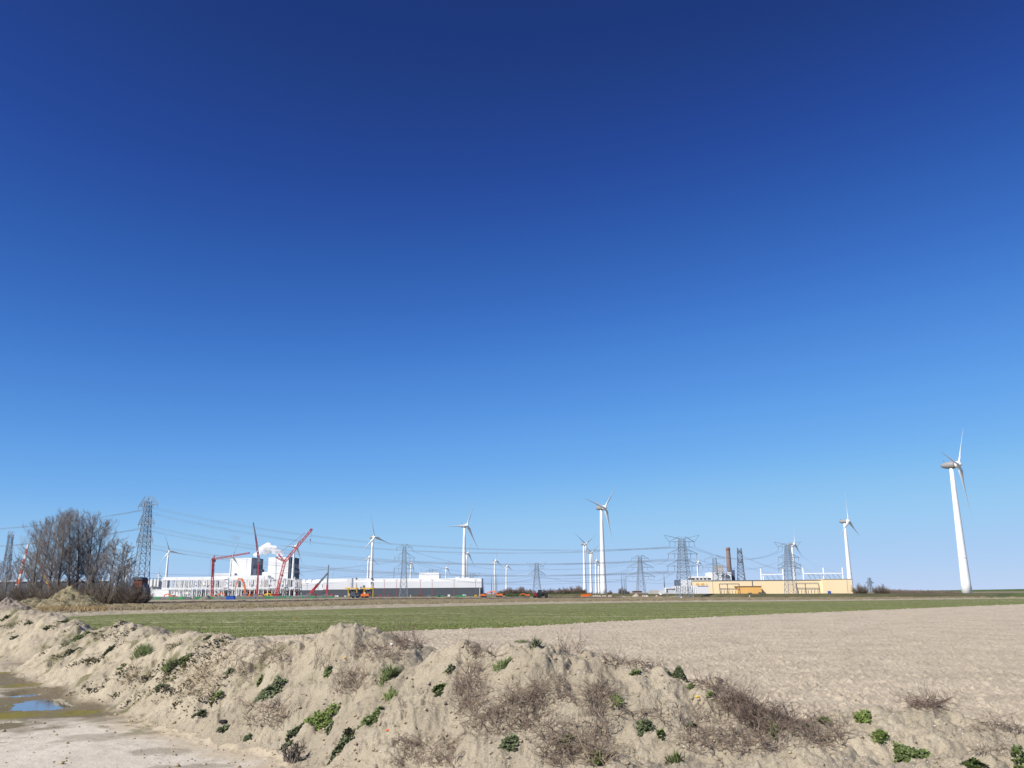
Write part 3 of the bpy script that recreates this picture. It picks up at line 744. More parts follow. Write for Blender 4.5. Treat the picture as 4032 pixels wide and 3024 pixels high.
pm = puffs(MB(), [(918, 2118, 15), (932, 2125, 16), (925, 2110, 12), (938, 2145, 10), (945, 2165, 6), (912, 2132, 10)], YP + 200, po2, 5, 4)
_pl = pm.build('smoke_puff', vapour_mat('thin_smoke', .035, (.55, .50, .58), .03), None, po2); _rm = _pl.modifiers.new('merge', 'REMESH'); _rm.mode = 'VOXEL'; _rm.voxel_size = 3.0
tag(_pl, 'faint thin greyish smoke puff above the boiler house by the red mast', 'smoke', kind='stuff')
# ================================================================ warehouse
YW = 1000
wb = W(1525, 2346, YW)
wh = empty('warehouse', (wb.x, YW, -.1), 0, 'long white and anthracite warehouse with a white box on its roof', 'building')
for x0, x1, y0, y1, y2, yb, dy in ((1457, 1896, 2277, 2289, 2315, 2352, 0), (1272, 1456.6, 2278, 2292, 2321, 2354, 6), (1146, 1271.5, 2293, 2296, 2324, 2354, 14)):
    part('upper_band', M_WHITE, wh, x0, x1, y0, y1, YW + dy + .4, 60)
    part('middle_band', M_LGREY, wh, x0, x1, y1 + .05, y2, YW + dy + .2, 60)
    part('base_band', M_ANTH, wh, x0, x1, y2 + .05, yb, YW + dy + .6, 60)
part('roof_box', M_WHITE, wh, 1650, 1729, 2255, 2279, YW + 12, 20)
part('rooftop_unit', M_LGREY, wh, 1793, 1808, 2272, 2278, YW + 14, 5)
part('rooftop_unit', M_LGREY, wh, 1832, 1846, 2273.5, 2278, YW + 14, 5)
for x0, x1 in ((1176, 1186), (1188, 1202), (1213, 1226), (1240, 1262)):
    part('rooftop_unit', M_LGREY, wh, x0, x1, 2281, 2294, YW + 30, 5)
part('parapet', M_WHITE, wh, 1146, 1271, 2284, 2293, YW + 45, 1.2)
part('corner_post', M_LGREY, wh, 1888, 1890, 2316, 2352, YW - .8, .5)
for x0, x1, a, b_ in ((1241, 1249, 2301, 2314), (1269, 1271, 2301, 2314), (1400, 1407, 2275, 2282), (1461, 1467, 2276, 2281), (1401, 1406, 2301, 2317), (1461, 1467, 2291, 2301), (1462, 1466, 2302, 2316)):
    part('dark_opening', M_CONC if b_ > 2302 and x0 > 1390 else M_ANTH, wh, x0, x1, a, b_, YW - .9, .9 if x0 > 1390 else .5)
# stair tower with lattice in front of the middle section
part('stair_tower', M_GALV, wh, 1384, 1390, 2276, 2318, YW - 3, 2)
lt = MB()
for k in range(7):
    a = W(1366 + k, 2278 + k * 5.5, YW - 3) - wh.location; b_ = W(1380, 2281 + k * 5.5, YW - 3) - wh.location
    lt.bar(a, b_, .5)
a = W(1380, 2276, YW - 3) - wh.location
lt.bar(W(1380, 2276, YW - 3) - wh.location, W(1380, 2318, YW - 3) - wh.location, .5); lt.bar(W(1372, 2276, YW - 3) - wh.location, W(1366, 2318, YW - 3) - wh.location, .5)
lt.build('scaffold', M_LGREY, wh)

# lamp posts before it
def lamp_post(px, yt, yb, Y, m, label):
    t = W(px, yt, Y); r = empty('lamp_post', (t.x, Y, -.1), 0, label, 'lamp post', 'lamp posts of the data hall site')
    MB().tube((0, 0, 0), (0, 0, t.z), .24, .16, 8).build('pole', m, r)
    MB().box((0, 0, t.z), (1.6, .25, .25)).build('bracket', M_DKST, r)
    for s in (-1, 1): MB().prism([(s * .55, t.z - .12), (s * 1.35, t.z - .25), (s * 1.35, t.z + .35), (s * .55, t.z + .3)], -.7, .7).build('lamp_head', M_DKST, r)
for px, m, lb in ((1514, M_POLERED, 'red lamp post before the warehouse, first after the yellow gantries'), (1562, M_POLERED, 'red lamp post immediately beside the pylon, on its gantry side'),
                  (1656, M_POLERED, 'red lamp post under the white roof box'), (1702, M_POLERED, 'red lamp post with a grey post crossing it'),
                  (1788, M_POLERED, 'red lamp post before the plain dark stretch of the warehouse'), (1873, M_POLERED, 'red lamp post closest to the end of the warehouse'),
                  (1181, M_DKST, 'grey lamp post next to the steel frame'), (1210, M_DKST, 'grey lamp post second from the steel frame'), (1253, M_DKST, 'grey lamp post behind the leaning red crane boom')):
    lamp_post(px, 2284 if px > 1400 else 2297, 2347, 960, m, lb)
# yellow gantries
def gantry(x0, x1, label):
    Y = 900; a = W(x0, 2318, Y); b_ = W(x1, 2318, Y); c = (a.x + b_.x) / 2
    r = empty('loading_gantry', (c, Y, -.1), 0, label, 'gantry', 'yellow loading gantries'); w = (b_.x - a.x) / 2; z = a.z
    MB().box((0, 2.5, z + .5), (2 * w, 6, 1.1)).build('deck', M_YELLOW, r)
    for x, y in ((-w * .45, .2), (w * .92, .2), (-w * .45, 5), (w * .92, 5)): MB().box((x, y, z / 2), (.55, .55, z)).build('post', M_YELLOW, r)
    MB().bar((-w * .4, .3, z), (w * .9, .3, 1), .3).bar((-w * .4, .3, 1), (w * .9, .3, z), .3).build('cross_brace', M_DKST, r)
    MB().box((w * .25, 3.2, z * .48), (w * .9, 3, z * .9)).build('dark_hopper', M_ANTH, r)
    MB().box((-w * .25, 4.4, z * .5), (w * .6, .3, z * .8)).bar((w * .8, .5, z + 1.1), (w * .8, .5, z + 6), .9).build('riser', M_CONC, r)
gantry(1358, 1407, 'yellow steel gantry nearer the upright red crane')
gantry(1420, 1471, 'yellow steel gantry behind the orange tanker')

# ================================================================ white steel frame under construction
YF = 860
fx0, fx1 = W(637, 2330, YF).x, W(1158, 2330, YF).x
zf, zt_, zp = W(900, 2314.5, YF).z, W(900, 2281, YF).z, W(900, 2273, YF).z
fr = empty('steel_frame', ((fx0 + fx1) / 2, YF, -.1), 0, 'long two storey white steel frame of a hall being built', 'building frame')
fo = fr.location
NCOL = 31
cw = .62
colm = MB().box((0, 0, zt_ / 2), (cw, cw, zt_)).mesh('column', M_WHITE)
colp = MB().box((0, 0, zp / 2), (cw, cw, zp)).mesh('column', M_WHITE)
thin = MB().box((0, 0, zt_ / 2), (cw * .75, cw * .75, zt_)).mesh('column', M_LGREY)
rnd = random.Random(11)
xs_f = [fx0 + (fx1 - fx0) * i / (NCOL - 1) - fo.x for i in range(NCOL)]
for row, dy in enumerate((0, 9, 18, 30)):
    for i, x in enumerate(xs_f):
        if row and rnd.random() < .12: continue
        o = link('column', (colp if i % 3 == 0 else colm) if row == 0 else thin, fr, (x + (rnd.uniform(-.7, .7) if row else 0), dy, 0))
for dy in (0, 9, 18, 30):
    m_ = M_WHITE if dy < 10 else M_LGREY
    for z, h in ((zf, .75), (zt_, .65)): MB().box(((xs_f[0] + xs_f[-1]) / 2, dy - (.1 if dy == 0 else 0), z), (xs_f[-1] - xs_f[0], .5, h)).build('floor_beam' if z == zf else 'roof_beam', m_, fr)
for i, x in enumerate(xs_f):
    if i % 2 == 0:
        MB().box((x, 15, zf - .1), (.35, 30, .5)).build('cross_beam', M_LGREY, fr); MB().box((x, 15, zt_ - .1), (.35, 30, .5)).build('cross_beam', M_LGREY, fr)
# cladding set back inside, dark panels painted in for interior shade, plant and shafts
for i in range(NCOL - 1):
    x = (xs_f[i] + xs_f[i + 1]) / 2; w = xs_f[1] - xs_f[0]; u = rnd.random()
    if i < 5: MB().box((x, 20, zf * .5), (w * .98, .3, zf * .9)).build('wall_panel', M_WHITE, fr)
    else: MB().box((x, 24, zf * .45), (w * .98, .3, zf * .8)).build('wall_panel', M_ANTH if u < .8 else M_GREY, fr)
    h = zt_ - zf
    if u < .5: MB().box((x, 26, zf + h * .45), (w * .97, .3, h * (.5 if 12 < i < 20 else .8))).build('wall_panel', M_WHITE if u < .28 else M_GREY, fr)
    else: MB().box((x, 27, zf + h * .5), (w * .9, .3, h * .85)).build('wall_panel', M_CONC if u < .72 else M_ANTH, fr)
    if rnd.random() < .5: MB().tube((x, 14, zf + .4), (x, 14, zt_ - .4), .8, .8, 10).build('duct', M_WHITE, fr)
    if rnd.random() < .35: MB().bar((xs_f[i], .5, .2), (xs_f[i + 1], .5, zf), .25).bar((xs_f[i + 1], .5, .2), (xs_f[i], .5, zf), .25).build('brace', M_WHITE, fr)
bx_ = MB().box(((xs_f[9] + xs_f[13]) / 2, 34, (zf + zt_) / 2), (30, 6, 5)).build('white_tank', M_WHITE, fr)
part('roof_parapet', M_WHITE, fr, 640, 1040, 2271, 2281, YF + 42, 1.5)
part('railing', M_WHITE, fr, 636, 1158, 2318, 2319, YF - 1.6, .2)
part('low_wall', M_WHITE, fr, 566, 664, 2321, 2352, YF - 4, 3)
for x0, x1, m_ in ((973, 1010, M_BRICK), (1040, 1090, M_BRICK), (1092, 1152, M_BRICK), (1152, 1172, M_BRICK)):
    part('masonry_wall', m_, fr, x0, x1, 2324 if x0 < 1150 else 2326, 2352, YF + 3.5, 2)
for i in range(7): part('scaffold_board', M_CONC, fr, 1095 + i * 8, 1099 + i * 8, 2323, 2350, YF + 2.6, .5)
part('door', M_LGREY, fr, 1154, 1163, 2329, 2347, YF + 2.8, .5)
# grey silos and halls behind, seen between tree and frame
sl_ = empty('grey_hall', (W(600, 2330, 1200).x, 1200, -.1), 0, 'grey hall with white silos behind the foot of the tall pylon', 'building')
part('wall', M_GREY, sl_, 560, 650, 2282, 2356, 1200, 20)
for x in (592, 606, 618): part('silo', M_WHITE, sl_, x, x + 6, 2281, 2310, 1196, 3)
for i in range(6): part('roof_vent', M_DKST, sl_, 562 + i * 13, 566 + i * 13, 2277, 2283, 1205, 2)
# brick house half hidden by the trees
hs = empty('brick_house', (W(535, 2330, 560).x, 560, -.1), 0, 'red brick house with a dark roof half hidden by the bare trees', 'house')
hx0, hx1 = W(520, 2330, 560).x - hs.location.x, W(556, 2330, 560).x - hs.location.x
zh, zr = W(540, 2283, 560).z, W(540, 2272, 560).z
MB().prism([(hx0, 0), (hx1, 0), (hx1, zh), (hx0, zh)], 0, 9).build('wall', M_BRICK, hs)
MB().prism([(hx0 - .4, zh + .02), (hx1 + .4, zh + .02), (hx1 - 1.2, zr), (hx0 - .4, zr)], -.5, 9.5).build('roof', M_ANTH, hs)
MB().prism([(hx1 + .05, 0), (hx1 + 3.2, 0), (hx1 + 2.4, zh * .55), (hx1 + .05, zh * .85)], .5, 8).build('lean_to', M_PLDARK, hs)
# long low rack building behind the trees
rb = empty('rack_building', (W(250, 2330, 700).x, 700, -.1), 0, 'low grey building with a white roof edge behind the bare trees', 'building')
part('wall', M_ANTH, rb, -60, 425, 2292, 2362, 700, 8); part('roof_edge', M_WHITE, rb, -60, 425, 2286, 2288.5, 699, 1); part('fascia', M_GREY, rb, -60, 425, 2288.6, 2291.9, 699.5, 8)

# ================================================================ cream hall and its neighbours
YC = 650
yc = empty('cream_hall', (W(3040, 2340, YC).x, YC, -.1), 0, 'long cream yellow hall with an ochre annex behind the grass dike', 'building')
part('wall', M_CREAM, yc, 2722, 3239, 2286, 2346, YC, 40)
part('end_wing', M_CREAM, yc, 3239.6, 3357, 2280.5, 2346, YC - 1.5, 44)
part('roof_edge', M_DKST, yc, 2725, 3239, 2284, 2286, YC - .3, 41)
part('roof_edge', M_CONC, yc, 3239.8, 3357, 2279.2, 2280.4, YC - 1.8, 44)
part('annex', M_OCHRE, yc, 2906, 2999, 2309, 2346, YC - 6, 5.5)
part('annex_roof', M_BROWNCH, yc, 2898, 3000, 2307.5, 2309, YC - 6.5, 6.3)
part('door', M_BLUE, yc, 3260, 3271, 2327, 2341, YC - 1.9, .35)
for x0, x1, y0 in ((2938, 2966, 2334), (2986, 2998, 2332)): part('dark_opening', M_ANTH, yc, x0 + 8 if x0 < 2970 else x0, x1 - 6 if x0 < 2970 else x1, y0, y0 + 3, YC - 6.4, .35)
for i in range(5): part('panel', M_OCHRE if i % 2 else M_CREAM, yc, 2734 + i * 10, 2742 + i * 10, 2296, 2306, YC - .4, .35)
part('rain_pipe', M_DKST, yc, 2961, 2962.5, 2284, 2308, YC - .5, .3)
part('seam', M_CONC, yc, 2806, 2806.7, 2288, 2340, YC - .25, .2); part('seam', M_CONC, yc, 3336, 3336.7, 2284, 2340, YC - 1.75, .2)
gh = empty('grey_hall', (W(2725, 2340, 600).x, 600, -.1), 0, 'pale grey hall with a ribbed wing in front of the cream hall', 'building')
part('wall', M_LGREY, gh, 2745, 2791, 2307, 2345, 600, 18)
part('ribbed_wing', M_GREY, gh, 2660, 2744.6, 2306.5, 2345, 602, 16)
for i in range(12): part('rib', M_WHITE, gh, 2662 + i * 6.8, 2664.6 + i * 6.8, 2308, 2345, 601.5, .5)
part('roof_edge', M_LGREY, gh, 2744.8, 2793, 2305.6, 2306.9, 599.6, 18)
wt = empty('white_block', (W(2705, 2340, 630).x, 630, -.1), 0, 'white block with a dark side wall above the ribbed hall', 'building')
part('wall', M_WHITE, wt, 2685, 2724, 2283, 2345, 630, 14); part('dark_side', M_PLDARK, wt, 2668, 2684.6, 2283, 2345, 633, 12)
# lettered white block with stacks behind
lb = empty('lettered_block', (W(2840, 2340, 760).x, 760, -.1), 0, 'white block with grey letters and a brown chimney above the cream hall', 'building')
part('wall', M_WHITE, lb, 2804, 2882, 2253, 2345, 760, 25)
part('side_tower', M_PLDARK, lb, 2884, 2896, 2244, 2345, 764, 12)
M_LET = mat('sign_grey', (.16, .17, .18), .7)
def letter(strokes, x, y, s, Y):
    mb = MB()
    for (a, b_, c, d) in strokes: mb.bar(W(x + a * s, y + b_ * s, Y) - lb.location, W(x + c * s, y + d * s, Y) - lb.location, .36, .36)
    mb.build('letter', M_LET, lb)
letter([(0, 0, 9, .6), (5, .4, 9, 11)], 2840, 2265, 1, 759.6)
letter([(0, 0, 8.5, 0), (8.5, 0, 11, 9), (11, 9, 3, 9.5), (3, 9.5, 0, 0)], 2860, 2265, 1, 759.6)
letter([(0, 0, 7, .3)], 2824, 2265, 1, 759.6)
part('roof_hall', M_LGREY, lb, 2718, 2804, 2269, 2276, 762, 16); part('dark_louvre', M_ANTH, lb, 2722, 2803, 2276.2, 2283, 763, 14); part('white_edge', M_WHITE, lb, 2724, 2804, 2283.2, 2285.5, 758, 3)
for i in range(4): part('louvre_panel', M_CONC, lb, 2736 + i * 15, 2742 + i * 15, 2274, 2283, 761.5, .6)
part('chimney_base', M_CONC, lb, 2826, 2850, 2225, 2254, 800, 14)
bc = W(2878, 2345, 790); tc = W(2878, 2155, 790)
MB().lathe([(2.7, 0), (2.3, 20), (1.75, tc.z), (1.4, tc.z), (1.4, tc.z - 1)], 'z', (bc.x - lb.location.x, 30, 0), n=16).build('chimney', M_BROWNCH, lb, smooth=False)
MB().lathe([(1.95, tc.z - 2.4), (1.93, tc.z - 1.6)], 'z', (bc.x - lb.location.x, 30, 0), n=16).build('chimney_band', M_BRICK, lb)
# white portals of the switchyard behind the hall
def portal(xs, yt, yb, Y, label, beam=True, taller=()):
    a = W(xs[0], yt, Y); r = empty('switchyard_portal', (a.x, Y, -.1), 0, label, 'portal', 'white switchyard portals')
    for x in xs:
        q = W(x, yt if x not in taller else yt - 22, Y); MB().tube((q.x - a.x, 0, 0), (q.x - a.x, 0, q.z), .85, .42, 8).build('post', M_WHITE, r)
    p0, p1 = W(xs[0], yt + 2, Y), W(xs[-1], yt + 1, Y)
    MB().bar((0, 0, p0.z), (p1.x - a.x, 0, p1.z), 1.1, .9).build('beam', M_WHITE, r)
    n = int((p1.x - p0.x) / 3.5)
    for i in range(1, n):
        x = (p1.x - p0.x) * i / n; MB().tube((x, -.2, p0.z - .6), (x + 1.6, -1.5, p0.z - 4.2), .16, .16, 5).build('insulator', M_INS, r)
portal([2995, 3005, 3082], 2260, 2290, 700, 'white portal frame behind the hall on the chimney side', taller=(2995, 3082))
portal([3161, 3241, 3316], 2256, 2290, 700, 'white portal frame behind the hall next to its end wing', taller=(3161, 3241, 3316))
# grey switchgear in front of the hall
def switchgear(x0, x1, yt, yb, Y, label, n):
    a, b_ = W(x0, yt, Y), W(x1, yt, Y); r = empty('switchgear', ((a.x + b_.x) / 2, Y, -.1), 0, label, 'switchgear', 'switchgear before the cream hall'); w = (b_.x - a.x) / 2; z = a.z
    for x in (-w, -w * .2, w): MB().bar((x + .5, 0, 0), (x, 0, z), .45).build('post', M_BROWNCH, r)
    lattice(MB(), (-w, 0, z), (w, 0, z), .7, .7, 9, .12).build('top_beam', M_DKST, r); lattice(MB(), (-w, 0, z * .58), (w, 0, z * .55), .9, .9, 9, .16).build('middle_beam', M_DKST, r)
    for i in range(n):
        x = -w + 2 * w * (i + .5) / n
        MB().lathe([(.12, 0), (.3, .15), (.15, .5), (.3, .8), (.15, 1.2), (.3, 1.5), (.12, 1.8)], 'z', (x, -.6, z * .2), n=6).tube((x, -.6, 0), (x, -.6, z * .2), .12, .12, 5).build('breaker', M_INS, r)
        MB().tube((x, -.2, z * .55), (x + .5, -.6, z * .2 + 1.8), .07, .07, 4).build('jumper', M_INS, r)
switchgear(2832, 2910, 2299, 2342, 610, 'grey switchgear frames before the cream hall on the annex side', 7)
switchgear(3134, 3223, 2297, 2342, 590, 'brown switchgear frames between the stacked pylon and the blue door', 7)
# small buildings further along the dike
sb = empty('small_building', (W(2640, 2340, 560).x, 560, -.1), 0, 'small grey and white building next to the lone thin mast', 'building')
part('wall', M_GREY, sb, 2624, 2652, 2318, 2345, 560, 8); part('frame', M_WHITE, sb, 2622, 2654, 2314, 2317.8, 559.5, 9); part('side_post', M_WHITE, sb, 2620, 2623.8, 2316, 2345, 559, 2); part('tank', M_DKST, sb, 2653, 2659, 2317, 2324, 559, 2)
sb = empty('low_shed', (W(2585, 2340, 620).x, 620, -.1), 0, 'low tan shed beyond the dike beside the sand heap pylon', 'building')
part('wall', M_CONC, sb, 2560, 2620, 2324, 2345, 620, 8); part('grey_end', M_GREY, sb, 2600, 2619, 2323, 2345, 619, 8)
sb = empty('low_shed', (W(2510, 2340, 640).x, 640, -.1), 0, 'low pinkish shed at the foot of the sand heap pylon', 'building')
part('wall', M_BROWNCH, sb, 2494, 2528, 2327, 2345, 640, 8); part('roof', M_CONC, sb, 2493, 2529, 2325.4, 2326.9, 639.5, 9)

# ================================================================ grass dike and far sea dike
M_DIKE = mat('dike_grass', (.088, .082, .034), .95, var=.3, scale=.06, bump=.5, bscale=1)
M_DIKEG = mat('green_dike_grass', (.075, .10, .03), .95, var=.3, scale=.08)
def dike(name, xs, yfoot, ytop, wid, m, back=40):
    V = []; n = len(xs)
    for x, yf, yt in zip(xs, yfoot, ytop):
        p = G(x, yf, 0); d = math.hypot(p.x, p.y); u = p / d
        q = u * (d + wid); a, b_, c = pdir(x, yt); z = EYE + c / math.hypot(a, b_) * (d + wid)
        e = u * (d + wid + back)
        V += [(p.x, p.y, -.1), (u.x * (d + wid * .4), u.y * (d + wid * .4), z * .5), (q.x, q.y, z), (e.x, e.y, z), (e.x + u.x * 8, e.y + u.y * 8, -.2)]
    mb = MB().add(V, [(i * 5 + k, (i + 1) * 5 + k, (i + 1) * 5 + k + 1, i * 5 + k + 1) for i in range(n - 1) for k in range(4)])
    return tag(mb.build(name, m, smooth=False), kind='structure')
xs_d = list(range(2120, 4600, 60)); rnd = random.Random(4)
dike('grass_dike', xs_d, [np.interp(x, [2120, 2500, 2800, 3332, 3950, 4600], [2349, 2350, 2351, 2354, 2352.5, 2347]) for x in xs_d],
     [np.interp(x, [2120, 2300, 2800, 3350, 3900, 4600], [2341, 2339, 2338.5, 2338, 2337, 2333]) + rnd.uniform(-.7, .7) for x in xs_d], 14, M_DIKE, 60)
xs_s = list(range(3440, 5200, 80))
dike('sea_dike', xs_s, [np.interp(x, [3440, 5200], [2331.5, 2320]) for x in xs_s], [np.interp(x, [3440, 3700, 4032, 5200], [2327, 2324.5, 2319, 2300]) for x in xs_s], 40, M_DIKEG, 30)
dike('green_bank', list(range(3880, 4600, 60)), [2356 - (x - 3880) * .008 for x in range(3880, 4600, 60)], [np.interp(x, [3880, 3960, 4032, 4600], [2350, 2338, 2334, 2328]) for x in range(3880, 4600, 60)], 9, M_DIKEG, 10)
# ================================================================ cranes and machines
def sections(root, p, q, w, cols, name='boom_section'):
    """telescopic boom from p to q: each section slimmer than the one before"""
    p, q = Vector(p), Vector(q); n = len(cols)
    for i, m in enumerate(cols):
        a, b_ = p + (q - p) * (i / n - (.02 if i else 0)), p + (q - p) * ((i + 1) / n); k = w * (1 - .13 * i)
        MB().bar(a, b_, k, k * 1.15).build(name, m, root)
def carrier(root, L, m, h=1.6):
    MB().box((0, 0, h), (L, 2.8, .9)).build('chassis', m, root)
    MB().prism([(L * .32, h + .5), (L * .5, h + .5), (L * .48, h + 1.9), (L * .34, h + 2.0)], -1.3, 1.3).build('cab', M_RED if m is M_RED else m, root)
    MB().box((-L * .1, 0, h + 1.2), (L * .4, 2.4, 1.5)).build('superstructure', M_DKST, root)
    for k in range(4):
        for s in (-1, 1): MB().lathe([(.3, -.3), (.75, -.3), (.75, .3), (.3, .3)], 'y', (-L * .42 + k * L * .27, s * 1.25, .75), n=12).build('wheel', M_BLACK, root)
def cranebase(px, yb, Y, label, name='mobile_crane'):
    b_ = W(px, yb, Y); return empty(name, (b_.x, Y, -.1), 0, label, 'crane', 'construction cranes')
def rel(r, px, py, dY=0): return W(px, py, r.location.y + dY) - r.location
# C4: leaning telescopic crane, dark red
r = cranebase(1222, 2346, 780, 'dark red telescopic crane with its boom leaning over the warehouse'); carrier(r, 11, M_DRED)
sections(r, rel(r, 1218, 2341), rel(r, 1291, 2256), 1.9, [M_RED, M_DRED, M_DKST, M_DKST]); MB().bar(rel(r, 1212, 2346), rel(r, 1238, 2318), .7).build('ram', M_DRED, r)
MB().bar(rel(r, 1291, 2256), rel(r, 1293, 2262), .4).build('boom_head', M_WHITE, r)
# C5: upright telescopic crane
r = cranebase(1288, 2343, 800, 'upright red crane with a dark mast before the warehouse'); carrier(r, 10, M_RED)
sections(r, rel(r, 1287, 2342), rel(r, 1289, 2302), 1.7, [M_RED, M_RED]); sections(r, rel(r, 1289, 2302), rel(r, 1294, 2225), 1.1, [M_DKST, M_DKST, M_DKST])
# C2: tall telescopic crane with dark lattice fly jib
r = cranebase(1012, 2350, 840, 'tallest red crane with a slim dark jib reaching above the steam'); carrier(r, 12, M_RED)
sections(r, rel(r, 1012, 2345), rel(r, 1019, 2205), 1.6, [M_RED, M_RED, M_RED, M_RED])
lattice(MB(), rel(r, 1019, 2205), rel(r, 1006, 2108), 1.5, .8, 14, .3).build('jib', M_DRED, r); lattice(MB(), rel(r, 1006, 2108), rel(r, 997, 2057), .8, .5, 8, .26).build('jib_tip', M_DKST, r)
MB().box(rel(r, 1020, 2207), (2.4, 2, 3)).build('jib_head', M_DKST, r); MB().bar(rel(r, 1021, 2212), rel(r, 1022, 2219), .8).build('hook_block', M_DKST, r)
# C1: red mast with a raised horizontal jib
r = cranebase(835, 2350, 850, 'red mast crane with a long horizontal red jib over the boiler house', 'tower_crane'); MB().box((0, 0, 1.2), (7, 4, 2.4)).build('crawler_base', M_DKST, r)
lattice(MB(), rel(r, 834, 2348), rel(r, 840, 2199), 1.9, 1.7, 16, .26).build('mast', M_RED, r); MB().bar(rel(r, 836, 2272), rel(r, 840, 2199), .8).build('mast_core', M_RED, r)
lattice(MB(), rel(r, 836, 2202), rel(r, 984, 2177), 1.5, 1.0, 22, .26).build('jib', M_RED, r)
MB().bar(rel(r, 832, 2205), rel(r, 846, 2186), .45).bar(rel(r, 846, 2186), rel(r, 843, 2201), .45).build('a_frame', M_DRED, r)
MB().bar(rel(r, 846, 2186), rel(r, 915, 2189), .16).bar(rel(r, 846, 2186), rel(r, 832, 2208), .2).build('pendant', M_DRED, r)
MB().tube(rel(r, 829, 2205), rel(r, 826, 2270), .1, .1, 4).build('hoist_rope', M_DKST, r); MB().box(rel(r, 846, 2207), (1.6, 1.6, 2.6)).build('operator_cab', M_GLASS, r)
# C3: lattice crawler crane with luffing jib
r = cranebase(1090, 2350, 830, 'red and white lattice crawler crane with a luffing jib above the frame', 'crawler_crane')
for s in (-1, 1): MB().box((0, s * 2.6, .8), (8, 1.1, 1.6)).build('track', M_BLACK, r)
MB().box((-1, 0, 2.6), (8, 3.2, 2.2)).build('house', M_DRED, r); MB().box((3.4, -1.2, 2.9), (1.8, 1.4, 2.2)).build('cab', M_GLASS, r)
lattice(MB(), rel(r, 1088, 2342), rel(r, 1121, 2210), 2.2, 2.0, 17, .3).build('main_boom', mat('boom_pink', (.62, .22, .22), .5), r)
sections(r, rel(r, 1088, 2345), rel(r, 1103, 2295), 1.6, [M_RED, M_RED], 'boom_foot')
lattice(MB(), rel(r, 1121, 2212), rel(r, 1228, 2084), 2.0, 1.5, 22, .3).build('luffing_jib', mat('jib_red', (.52, .08, .09), .5), r)
MB().box(rel(r, 1225, 2085), (2.2, 1.6, 1.6)).build('jib_head', M_DRED, r)
lattice(MB(), rel(r, 1121, 2212), rel(r, 1096, 2181), 1.3, .7, 8, .26).build('strut', M_RED, r); lattice(MB(), rel(r, 1121, 2212), rel(r, 1086, 2194), 1.2, .7, 8, .26).build('strut', M_DRED, r)
MB().bar(rel(r, 1096, 2181), rel(r, 1200, 2099), .2).bar(rel(r, 1086, 2194), rel(r, 1086, 2330), .16).build('pendant', M_DRED, r)
MB().tube(rel(r, 1227, 2088), rel(r, 1222, 2148), .08, .08, 4).build('hoist_rope', M_DKST, r); MB().box(rel(r, 1222, 2126), (.9, .9, 1.8)).build('hook_block', M_DKST, r); MB().box(rel(r, 1111, 2266), (2.0, 1.5, 1.6)).build('winch', M_DKST, r)
# concrete pump with a folded orange boom
r = cranebase(967, 2350, 820, 'orange concrete pump with its folded boom raised over the frame', 'concrete_pump'); carrier(r, 9, M_ORANGE)
for a, b_ in (((967, 2346), (964, 2308)), ((964, 2308), (953, 2280)), ((953, 2280), (938, 2279)), ((938, 2279), (926, 2320))):
    MB().bar(rel(r, *a), rel(r, *b_), 1.25 if a[0] > 950 else .7).build('boom_section', M_ORANGE, r)
# striped crane boom behind the bare trees
M_STRIPE = [mat('boom_white', (.75, .72, .68), .5), mat('boom_orange', (.62, .12, .05), .5)]
r = cranebase(62, 2350, 480, 'crane with a red and white striped boom behind the bare trees'); carrier(r, 9, M_RED)
for i in range(9):
    a, b_ = rel(r, 66, 2320), rel(r, 111, 2142); MB().bar(a + (b_ - a) * (i / 9), a + (b_ - a) * ((i + 1) / 9), 1.7 - .12 * i).build('boom_section', M_STRIPE[i % 2], r)
r = cranebase(225, 2350, 480, 'orange crane boom leaning inside the crowns of the bare trees'); carrier(r, 9, M_ORANGE)
sections(r, rel(r, 205, 2335), rel(r, 150, 2195), 1.5, [M_ORANGE, M_YELLOW, M_ORANGE, M_YELLOW]); MB().bar(rel(r, 150, 2195), rel(r, 178, 2135), .9).build('jib', M_ORANGE, r)

def excavator(px, yb, Y, flip, m, label, sc=1.0, up=1.0):
    g_ = W(px, yb, Y); r = empty('excavator', (g_.x, Y, -.1), R(180) if flip else 0, label, 'excavator', 'excavators on the building site'); r.scale = (sc, sc, sc)
    for s in (-1, 1): MB().prism([(-2, .1), (2, .1), (2.3, .5), (2, .95), (-2, .95), (-2.3, .5)], s * 1.2 - .3, s * 1.2 + .3).build('track', M_BLACK, r)
    MB().prism([(-2.4, 1.05), (1.3, 1.05), (1.3, 2.0), (-1.6, 2.4), (-2.4, 2.0)], -1.3, 1.3).build('engine_house', m, r)
    MB().prism([(.1, 2.0), (1.6, 1.1), (1.6, 2.3), (1.2, 3.0), (.1, 3.0)], -1.25, -.25).build('cab', M_GLASS, r)
    j0, j1, j2, j3 = Vector((1.0, .3, 1.7)), Vector((3.6, .3, 4.2 * up)), Vector((6.2, .3, 3.6 * up)), Vector((6.9, .3, 1.2))
    MB().bar(j0, j1, .5, .7).bar(j1, j2, .42, .6).build('boom', m, r); MB().bar(j2, j3, .4, .5).build('stick', m, r)
    MB().prism([(6.3, .3), (7.2, .2), (7.4, 1.0), (6.8, 1.4), (6.4, 1.0)], -.3, .9).build('bucket', M_DKST, r)
    MB().bar((1.2, .3, 1.4), (3.0, .3, 3.4 * up), .25).build('ram', M_DKST, r)
excavator(685, 2359, 560, True, M_ORANGE, 'orange excavator with a low folded arm before the white wall', .95, .9)
excavator(524, 2358, 560, False, M_ORANGE, 'orange excavator at the edge of the bare trees', .7, .8)
excavator(846, 2353, 620, False, M_ORANGE, 'orange excavator working under the middle of the steel frame', 1.0, 1.0)
excavator(1030, 2355, 640, False, M_YELLOW, 'yellow excavator before the brown masonry wall', 1.0, .9)
